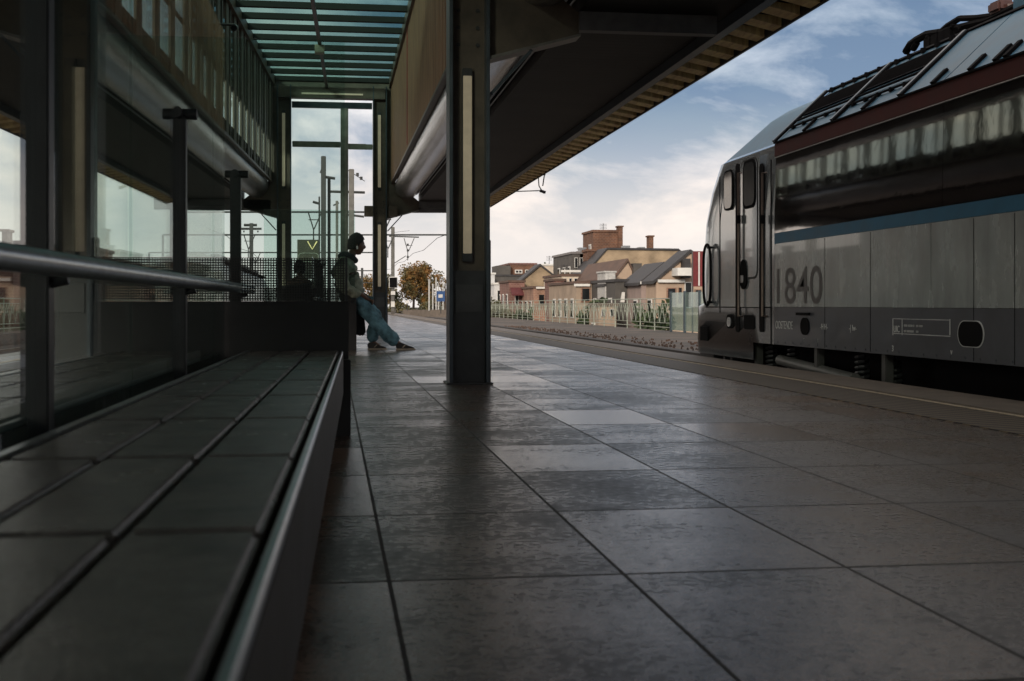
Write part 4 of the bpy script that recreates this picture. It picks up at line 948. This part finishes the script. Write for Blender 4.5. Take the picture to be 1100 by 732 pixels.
# signal on the mast by the platform end
sg = thing('railway_signal', 'dark railway signal head with white edge on the mast before the autumn tree', 'signal', at(422, 333, 84))
Y = at(422, 327, 84).y
def sq(px0, py0, px1, py1, m, nm, y=Y, d=.15, bev=0, par=None): a = onY(px0, py0, y); b = onY(px1, py1, y); return MB().box(a.x, b.x, y, y + d, b.z, a.z).build(nm, m, par or sg, bevel=bev)
sq(420.5, 244, 423.5, 334, mastm, 'pole', Y + .25, .15); sq(417.8, 297.5, 427, 309.5, white, 'border', Y + .03, .05, .01); sq(418.5, 298.3, 426.3, 308.8, blk, 'signal_head', Y - .08, .1, .01); sq(420, 313, 424.5, 317, white, 'number_plate', Y); sq(420, 324, 424, 330, white, 'lower_plate', Y)
bs = thing('blue_sign', 'small blue and white platform sign between the autumn tree and the broad column', 'sign', at(473, 336, 95)); Y = at(473, 327, 95).y
sq(469, 313, 478, 324, mat('sign_blue', (.03, .09, .25), .4), 'board', Y, .05, par=bs); sq(471, 316.5, 475.5, 320, white, 'symbol', Y - .02, .018, par=bs); sq(473, 324, 474, 337, steel, 'pole', Y + .02, .05, par=bs)
ws = thing('white_sign', 'tiny white board on a short pole below the autumn tree', 'sign', at(437, 334, 98)); Y = at(437, 327, 98).y
sq(436, 323, 439, 326, white, 'board', Y, .04, par=ws); sq(437.2, 326, 437.9, 334, steel, 'pole', Y, .04, par=ws)
for k, (q, yt) in enumerate(((461, 300), (465, 305), (468.5, 298), (471, 306), (476, 303), (480, 308))):
    w = 108 + k * 6; b = at(q, 334, w); o = MB().tube([b, (b.x, b.y, at(q, yt, w).z)], .07, 6).build('lamp_pole', mat('pole_white', (.45, .46, .45), .5)); tag(o, 'pale slender lamp pole standing in the row before the broad column', 'pole', 'pale lamp poles beyond the platform end')
# V board
vb = thing('platform_display', 'dark olive sign board showing a yellow V behind the far screen', 'sign', at(331, 342, 38)); Y = at(331, 327, 38).y
sq(319.3, 257.5, 342.5, 281, mat('olive_board', (.035, .04, .022), .5), 'board', Y, .12, .01, vb)
a = onY(330.5, 259.5, Y - .02); b = onY(335.5, 268, Y - .02); c = onY(340.5, 259.5, Y - .02)
yel = mat('sign_yellow', (.75, .62, .25), .4, emis=((1, .85, .45), .45)); MB().tube([a, b, c], .020, 6).build('letter_v', yel, vb)
sq(320, 281.6, 343, 300, mat('olive_lower', (.02, .025, .02), .5), 'lower_board', Y + .02, .1, .01, vb)
pts = []
for k in range(33):
    an = 2 * math.pi * k / 32; cx = onY(331.5, 276, Y - .04); ca, sa = math.cos(an), math.sin(an); pts.append((cx.x + .29 * (abs(ca) ** .4) * (1 if ca > 0 else -1), Y - .03, cx.z - .02 + .13 * (abs(sa) ** .5) * (1 if sa > 0 else -1)))
MB().tube(pts, .008, 5, cap=False).build('outline', mat('pale_outline', (.3, .36, .3), .5), vb)
for q in (322, 340): b = onY(q, 281, Y); MB().tube([(b.x, Y + .06, 0), (b.x, Y + .06, b.z)], .03, 8).build('leg', steel, vb)

# ------------------------------------------------------------------ people
def skinmesh(name, verts, edges, rad, m, parent=None, root=0, sub=2, fold=0):
    me = bpy.data.meshes.new(name); me.from_pydata([tuple(v) for v in verts], edges, [])
    o = bpy.data.objects.new(name, me); C.objects.link(o)
    md = o.modifiers.new('s', 'SKIN'); md.use_smooth_shade = True
    for i, r in enumerate(rad):
        sv = me.skin_vertices[0].data[i]; sv.radius = (r, r) if isinstance(r, (int, float)) else r; sv.use_root = (i == root)
    s2 = o.modifiers.new('u', 'SUBSURF'); s2.levels = sub; s2.render_levels = sub
    bpy.context.view_layer.update(); dg = bpy.context.evaluated_depsgraph_get()
    me2 = bpy.data.meshes.new_from_object(o.evaluated_get(dg)); bpy.data.objects.remove(o)
    if fold:
        from mathutils import noise
        nn = [v.normal.copy() for v in me2.vertices]
        for v, n_ in zip(me2.vertices, nn):
            p_ = v.co; q_ = noise.noise(Vector((p_.x * 9 + p_.z * 5, p_.y * 6, p_.z * 13 - p_.x * 4))) + .5 * noise.noise(Vector((p_.x * 22, p_.y * 14, p_.z * 30)))
            v.co = p_ + n_ * q_ * fold
    me2.materials.clear(); me2.materials.append(m); me2.name = name
    me2.polygons.foreach_set('use_smooth', [True] * len(me2.polygons))
    o2 = bpy.data.objects.new(name, me2); C.objects.link(o2)
    if parent is not None: o2.parent = parent; o2.matrix_parent_inverse = wm(parent).inverted()
    return o2
def head_into(o, c, s=1.0, yaw=0.0, tilt=0.0):
    """sculpted head joined into the body mesh: faces +X before yaw; height .235*s"""
    bm = bmesh.new(); bm.from_mesh(o.data)
    r = bmesh.ops.create_icosphere(bm, subdivisions=4, radius=1.0)
    for v in r['verts']:
        x, y, z = v.co
        X = x * .098; Yy = y * .076; Z = z * .122
        if z < -.1: k = (-.1 - z); X *= 1 - .28 * k; Yy *= 1 - .42 * k; X += .018 * k
        if x > .3:
            X -= .010 * (x - .3)
            n = math.exp(-(y / .16) ** 2 - ((z + .16) / .17) ** 2); X += .034 * n * (x)
            l = math.exp(-(y / .26) ** 2 - ((z + .50) / .07) ** 2); X += .011 * l; l = math.exp(-(y / .26) ** 2 - ((z + .66) / .07) ** 2); X += .010 * l
            ch = math.exp(-(y / .25) ** 2 - ((z + .92) / .12) ** 2); X += .012 * ch
            ey = math.exp(-((abs(y) - .38) / .16) ** 2 - ((z - .05) / .10) ** 2); X -= .012 * ey
            br = math.exp(-((z - .22) / .09) ** 2); X += .005 * br
        for sg_ in (-1, 1):
            e = math.exp(-((x - .02) / .14) ** 2 - ((z + .05) / .24) ** 2) * (1 if y * sg_ > .8 else 0); Yy += sg_ * .016 * e
        v.co = Vector((X, Yy, Z)) * s
    M = Matrix.Translation(c) @ Matrix.Rotation(yaw, 4, 'Z') @ Matrix.Rotation(tilt, 4, 'Y')
    bmesh.ops.transform(bm, matrix=M, verts=r['verts'])
    for f in bm.faces: f.smooth = True
    bm.to_mesh(o.data); bm.free()
    return M
def hair_cap(parent, M, m, s=1.0, puff=1.0, seed=0, front=.62):
    rnd = random.Random(seed); bm = bmesh.new(); r = bmesh.ops.create_icosphere(bm, subdivisions=4, radius=1)
    dele = []
    for v in r['verts']:
        x, y, z = v.co
        lim = -.35 + (1.0 * max(0, x - .1) / .9) * .95 if x > .1 else -.45
        if z < lim: dele.append(v)
        else:
            k = 1 + rnd.uniform(-.03, .03)
            v.co = Vector((x * .106 * k - .004, y * .086 * k, z * .137 * k * puff + .002)) * s
            if x < 0: v.co.x -= .012
    bmesh.ops.delete(bm, geom=dele, context='VERTS'); bmesh.ops.transform(bm, matrix=M, verts=bm.verts)
    for f in bm.faces: f.smooth = True
    me = bpy.data.meshes.new('hair'); bm.to_mesh(me); bm.free(); me.materials.append(m)
    o = bpy.data.objects.new('hair', me); C.objects.link(o); md = o.modifiers.new('t', 'SOLIDIFY'); md.thickness = .012
    o.parent = parent; o.matrix_parent_inverse = wm(parent).inverted(); return o
skinm = mat('dark_skin', (.13, .07, .045), .5, 0, .15, 20)
hairm = mat('black_hair', (.010, .008, .008), .7, 0, .4, 60, .6, 120)
jack = mat('olive_grey_jacket', (.22, .24, .18), .75, 0, .5, 9, 1.0, 14); jeans = mat('blue_teal_denim', (.03, .09, .125), .85, 0, .5, 7, 1.0, 13, col2=(.10, .21, .26))
shoe = mat('black_shoe', (.015, .014, .014), .5, 0, .3, 12); sole = mat('pale_sole', (.38, .33, .27), .6)
YP = 19.15
def q3(px, py, dy=0.0): v = onY(px, py, YP); return Vector((v.x, YP + dy, v.z))
P1 = thing('person', 'man in olive jacket and wide blue jeans leaning back on the far black screen', 'person', (q3(400, 377).x, YP, 0))
hc = q3(383.5, 263.5)
V = [q3(385, 324), q3(378, 308), q3(372, 292), q3(371, 281), q3(378, 273), q3(382, 267),                     # 0 pelvis,1 waist,2 chest,3 upper,4 neck,5 head base
     q3(368, 287, -.19), q3(370, 308, -.25), q3(390, 318, -.20), q3(397, 323, -.10),                       # 6 sh L(near) 7 elbow 8 wrist 9 hand
     q3(374, 285, .19), q3(378, 306, .24), q3(392, 317, .14), q3(398, 321, .02),                          # 10..13 far arm
     q3(388, 327, -.09), q3(407, 349, -.07), q3(428, 369.5, -.06), q3(437, 374.5, -.06),                         # 14 near leg: hip, knee, ankle, toe
     q3(388, 327, .09), q3(407, 341, .10), q3(399, 367, .10), q3(409, 374, .10)]
E = [(0, 1), (1, 2), (2, 3), (3, 4), (4, 5), (3, 6), (6, 7), (7, 8), (8, 9), (3, 10), (10, 11), (11, 12), (12, 13), (0, 14), (14, 15), (15, 16), (16, 17), (0, 18), (18, 19), (19, 20), (20, 21)]
Rd = [.13, .12, .13, .10, .055, .06, .055, .045, .03, .035, .055, .045, .03, .035, .09, .06, .04, .035, .09, .06, .04, .035]
body = skinmesh('body', V, E, Rd, skinm, P1)
Mh = head_into(body, hc, 1.2, 0, R(4)); hair_cap(P1, Mh, hairm, 1.22, 1.12, 2)
def fingers(par, c, d, m, s=1):
    d = d.normalized(); side = d.cross(Vector((0, 0, 1))).normalized(); up = side.cross(d)
    for k in range(4):
        L = (.075, .085, .08, .06)[k] * s; b0 = c + side * (k - 1.5) * .02 * s
        pts = [b0 - d * .02, b0 + d * L * .4 - up * .005, b0 + d * L * .75 - up * .022, b0 + d * L * .85 - up * .045]
        skinmesh('finger', pts, [(0, 1), (1, 2), (2, 3)], [.0095 * s, .009 * s, .0085 * s, .007 * s], m, par, sub=1)
    b0 = c + side * .035 * s - d * .03; skinmesh('thumb', [b0, b0 + side * .025 + d * .02, b0 + side * .03 + d * .05 - up * .015], [(0, 1), (1, 2)], [.011 * s, .0105 * s, .0085 * s], m, par, sub=1)
fingers(body, V[9], V[9] - V[8] + Vector((.03, .02, -.01)), skinm); fingers(body, V[13], V[13] - V[12], skinm)
# earbud / eye details
for sy in (-1, 1):
    e = MB(); c = Mh @ Vector((.088 * 1.12, sy * .030 * 1.12, .008)); e.tube([c - Vector((.012, 0, 0)), c + Vector((.004, 0, 0))], .011, 10); e.build('eye', mat('eye_white', (.4, .38, .35), .3), body)
c = Mh @ Vector((.0, -.098 * 1.05, -.02)); MB().tube([c, c + Vector((.004, -.012, -.045))], .013, 8).build('earbud', white, P1)
V2 = [q3(383, 326), q3(376, 310), q3(370, 296), q3(368, 285), q3(366, 289, -.19), q3(368, 309, -.27), q3(388, 318, -.22), q3(371, 288, .19), q3(378, 307, .25), q3(391, 316.5, .15), q3(374, 277)]
E2 = [(0, 1), (1, 2), (2, 3), (3, 4), (4, 5), (5, 6), (3, 7), (7, 8), (8, 9), (3, 10)]
jk = skinmesh('jacket', V2, E2, [(.19, .20), (.22, .22), (.235, .24), (.17, .17), .12, .10, .07, .12, .10, .07, .095], jack, P1, sub=3, fold=.024)
V2b = [q3(365, 276, 0), q3(370, 273, -.085), q3(378, 276.5, -.085), q3(382.5, 281, 0), q3(378, 276.5, .085), q3(370, 273, .085)]
skinmesh('collar', V2b, [(i, (i + 1) % 6) for i in range(6)], [.05] * 6, mat('dark_hood', (.02, .025, .028), .85, 0, .4, 9), P1)
V3 = [q3(384, 322), q3(387, 327, -.10), q3(399, 340, -.10), q3(409, 352, -.08), q3(419, 362, -.07), q3(428, 369.5, -.06), q3(387, 327, .10), q3(398, 333, .12), q3(406, 342, .11), q3(402, 355, .10), q3(398.5, 369, .10)]
E3 = [(0, 1), (1, 2), (2, 3), (3, 4), (4, 5), (0, 6), (6, 7), (7, 8), (8, 9), (9, 10)]
skinmesh('jeans', V3, E3, [(.17, .16), .125, .118, .108, .105, .098, .125, .115, .105, .105, .108], jeans, P1, sub=3, fold=.018)
for (a, b, dy) in ((q3(425, 371), q3(439.5, 376), -.06), (q3(395, 372.5), q3(409, 377), .10)):
    ya_ = YP + dy; x0 = a.x; x1 = b.x + .03; s_ = MB()
    pr = [(0, .02), (0, .10), (.05, .115), (.11, .10), (.19, .062), (.255, .045), (.29, .02)]
    s_.prism([(x0 + u, v) for u, v in pr], lambda u, v, t: (u, t, v), ya_ - .048, ya_ + .048); so = s_.build('shoe', shoe, P1, bevel=.012, smooth=True)
    MB().box(x0 - .005, x0 + .298, ya_ - .05, ya_ + .05, 0.0, .021).build('sole', sole, so, bevel=.008)
    MB().prism([(x0 + .09, .035), (x0 + .11, .035), (x0 + .15, .075), (x0 + .13, .08)], lambda u, v, t: (u, t, v), ya_ - .052, ya_ - .0485).build('side_stripe', sole, so)
bgp = q3(387, 350)
# shoulder bag hanging by the hip
bag = thing('shoulder_bag', 'dark grey cloth bag hanging behind the knees of the leaning man', 'bag', (bgp.x, YP + .2, .3))
MB().prism([(-.07, .34), (.07, .34), (.10, .02), (.03, -.02), (-.08, .02)], lambda u, v, t: (bgp.x - .01 + u, t, .22 + v), YP + .14, YP + .24).build('bag_body', mat('bag_cloth', (.06, .06, .065), .85, 0, .3, 12, .4), bag, bevel=.02, smooth=True)
MB().tube([(bgp.x - .04, YP + .19, .52), (bgp.x - .08, YP + .19, .85), (bgp.x - .03, YP + .16, .98)], .012, 6).build('strap', blk, bag)
# seated passenger seen from behind
Y2 = 20.4; s0 = onY(322, 290, Y2)
P2 = thing('person', 'seated passenger in dark coat seen from behind through the dotted glass', 'person', (s0.x, Y2, .45))
def r3(dx, dy, z): return Vector((s0.x + dx, Y2 + dy, z))
V = [r3(0, 0, .58), r3(0, 0, .78), r3(0, 0, .98), r3(0, .0, 1.07), r3(0, .02, 1.15), r3(-.18, 0, 1.0), r3(-.22, .06, .78), r3(-.12, .30, .72), r3(.18, 0, 1.0), r3(.22, .06, .78), r3(.12, .30, .72), r3(-.10, .05, .56), r3(-.12, .45, .55), r3(-.12, .50, .12), r3(-.12, .62, .05), r3(.10, .05, .56), r3(.12, .45, .55), r3(.12, .50, .12), r3(.12, .62, .05)]
E = [(0, 1), (1, 2), (2, 3), (3, 4), (3, 5), (5, 6), (6, 7), (3, 8), (8, 9), (9, 10), (0, 11), (11, 12), (12, 13), (13, 14), (0, 15), (15, 16), (16, 17), (17, 18)]
b2 = skinmesh('body', V, E, [.12, .12, .12, .09, .055, .06, .045, .035, .06, .045, .035, .09, .065, .045, .04, .09, .065, .045, .04], skinm, P2)
Mh = head_into(b2, r3(0, .03, 1.25), 1.0, R(75)); hair_cap(P2, Mh, hairm, 1.08, 1.05, 5)
skinmesh('coat', V[:4] + [V[5], V[6], V[7] * .9 + V[6] * .1, V[8], V[9], V[10] * .9 + V[9] * .1], [(0, 1), (1, 2), (2, 3), (3, 4), (4, 5), (5, 6), (3, 7), (7, 8), (8, 9)], [(.17, .15), (.17, .14), (.17, .13), .11, .085, .07, .055, .085, .07, .055], mat('dark_coat', (.018, .018, .022), .8, 0, .3, 10), P2)
skinmesh('trousers', [V[0]] + V[11:14] + V[15:18], [(0, 1), (1, 2), (2, 3), (0, 4), (4, 5), (5, 6)], [.15, .11, .08, .07, .11, .08, .07], mat('dark_trousers', (.02, .02, .025), .8), P2)

# ------------------------------------------------------------------ sky, sun, camera
W = bpy.data.worlds.new('World'); S.world = W; W.use_nodes = True
N = W.node_tree.nodes; L = W.node_tree.links; N.clear()
out = N.new('ShaderNodeOutputWorld')
SUN_EL, SUN_AZ = R(17), R(205)      # sun behind the camera, a little to the left; azimuth clockwise from +Y
sky = N.new('ShaderNodeTexSky'); sky.sky_type = 'NISHITA'; sky.sun_disc = False; sky.sun_elevation = SUN_EL; sky.sun_rotation = SUN_AZ; sky.air_density = 1.2; sky.dust_density = 1.5
b1 = N.new('ShaderNodeBackground'); b1.inputs[1].default_value = .075; L.new(sky.outputs[0], b1.inputs[0])
tc = N.new('ShaderNodeTexCoord'); sp = N.new('ShaderNodeSeparateXYZ'); L.new(tc.outputs['Generated'], sp.inputs[0])
zc = M_(N, 'MAXIMUM', sp.outputs[2], 0.0, L); den = M_(N, 'ADD', zc, .16, L)
cb = N.new('ShaderNodeCombineXYZ'); L.new(sp.outputs[0], cb.inputs[0]); L.new(sp.outputs[1], cb.inputs[1]); L.new(M_(N, 'MULTIPLY', sp.outputs[2], 2.1, L), cb.inputs[2])
mp = N.new('ShaderNodeMapping'); mp.inputs['Location'].default_value = (3.1, 1.7, 0); L.new(cb.outputs[0], mp.inputs[0])
n1 = N.new('ShaderNodeTexNoise'); n1.inputs['Scale'].default_value = 4.0; n1.inputs['Detail'].default_value = 9; n1.inputs['Roughness'].default_value = .55; n1.inputs['Distortion'].default_value = .35; L.new(mp.outputs[0], n1.inputs[0])
n2 = N.new('ShaderNodeTexNoise'); n2.inputs['Scale'].default_value = 6.0; n2.inputs['Distortion'].default_value = .3; n2.inputs['Detail'].default_value = 8; n2.inputs['Roughness'].default_value = .6; L.new(mp.outputs[0], n2.inputs[0])
# cloud colour: pale near the horizon, blue grey higher up, bright rims
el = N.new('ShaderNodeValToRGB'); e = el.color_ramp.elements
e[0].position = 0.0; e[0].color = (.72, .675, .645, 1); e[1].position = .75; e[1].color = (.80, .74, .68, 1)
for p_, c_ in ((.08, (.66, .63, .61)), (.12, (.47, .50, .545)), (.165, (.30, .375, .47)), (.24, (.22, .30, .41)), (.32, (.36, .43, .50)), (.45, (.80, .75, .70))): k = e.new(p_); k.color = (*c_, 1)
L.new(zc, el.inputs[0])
shd = N.new('ShaderNodeValToRGB'); e = shd.color_ramp.elements; e[0].position = .43; e[0].color = (.56, .65, .76, 1); e[1].position = .64; e[1].color = (2.0, 1.72, 1.5, 1); L.new(n2.outputs['Fac'], shd.inputs[0])
fade = N.new('ShaderNodeMapRange'); fade.inputs['From Min'].default_value = .03; fade.inputs['From Max'].default_value = .16; L.new(zc, fade.inputs[0])
sh2 = N.new('ShaderNodeMixRGB'); L.new(fade.outputs[0], sh2.inputs[0]); sh2.inputs[1].default_value = (1, 1, 1, 1); L.new(shd.outputs[0], sh2.inputs[2])
gw = N.new('ShaderNodeMapRange'); gw.interpolation_type = 'SMOOTHSTEP'; gw.inputs['From Min'].default_value = .12; gw.inputs['From Max'].default_value = -.35; gw.inputs['To Min'].default_value = 0; gw.inputs['To Max'].default_value = 1; L.new(sp.outputs[0], gw.inputs[0])
warm = N.new('ShaderNodeMixRGB'); L.new(M_(N, 'MULTIPLY', gw.outputs[0], M_(N, 'LESS_THAN', zc, .6, L), L), warm.inputs[0]); L.new(el.outputs[0], warm.inputs[1]); warm.inputs[2].default_value = (.84, .77, .70, 1)
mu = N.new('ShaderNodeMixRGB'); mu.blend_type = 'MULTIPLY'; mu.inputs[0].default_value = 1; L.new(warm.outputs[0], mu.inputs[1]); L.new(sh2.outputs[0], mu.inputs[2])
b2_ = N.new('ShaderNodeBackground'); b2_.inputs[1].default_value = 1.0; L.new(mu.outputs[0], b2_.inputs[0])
mk = N.new('ShaderNodeValToRGB'); e = mk.color_ramp.elements; e[0].position = .36; e[0].color = (.8, .8, .8, 1); e[1].position = .52; e[1].color = (1, 1, 1, 1); L.new(n1.outputs['Fac'], mk.inputs[0])
fd = N.new('ShaderNodeMapRange'); fd.inputs['From Min'].default_value = .02; fd.inputs['From Max'].default_value = .14; fd.inputs['To Min'].default_value = 1; fd.inputs['To Max'].default_value = 0; L.new(zc, fd.inputs[0])
mask = M_(N, 'MAXIMUM', M_(N, 'MAXIMUM', mk.outputs[0], fd.outputs[0], L), gw.outputs[0], L)
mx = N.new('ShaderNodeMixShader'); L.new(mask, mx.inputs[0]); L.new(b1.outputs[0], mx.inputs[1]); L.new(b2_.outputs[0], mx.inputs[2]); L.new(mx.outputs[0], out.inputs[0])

sl = bpy.data.lights.new('sun', 'SUN'); sl.energy = 2.2; sl.angle = R(10); sl.color = (1, .88, .74)
so = bpy.data.objects.new('sun', sl); C.objects.link(so)
d = Vector((math.sin(SUN_AZ) * math.cos(SUN_EL), math.cos(SUN_AZ) * math.cos(SUN_EL), math.sin(SUN_EL)))
so.rotation_euler = d.to_track_quat('Z', 'Y').to_euler(); so.location = (0, 0, 30)

cam = bpy.data.cameras.new('camera'); co = bpy.data.objects.new('camera', cam); C.objects.link(co)
co.location = (0, 0, H); co.rotation_euler = (R(90), 0, -TH)
cam.sensor_width = 36; cam.lens = 36 * F / 1100; cam.shift_y = -39 / 1100; cam.clip_start = .05; cam.clip_end = 5000
cam.dof.use_dof = True; cam.dof.focus_distance = 17; cam.dof.aperture_fstop = 7.0
S.camera = co
S.view_settings.view_transform = 'Standard'; S.view_settings.look = 'None'; S.view_settings.gamma = 1; S.view_settings.exposure = 0.35
S.cycles.max_bounces = 10; S.cycles.transparent_max_bounces = 24; S.cycles.use_denoising = True
S.render.film_transparent = False
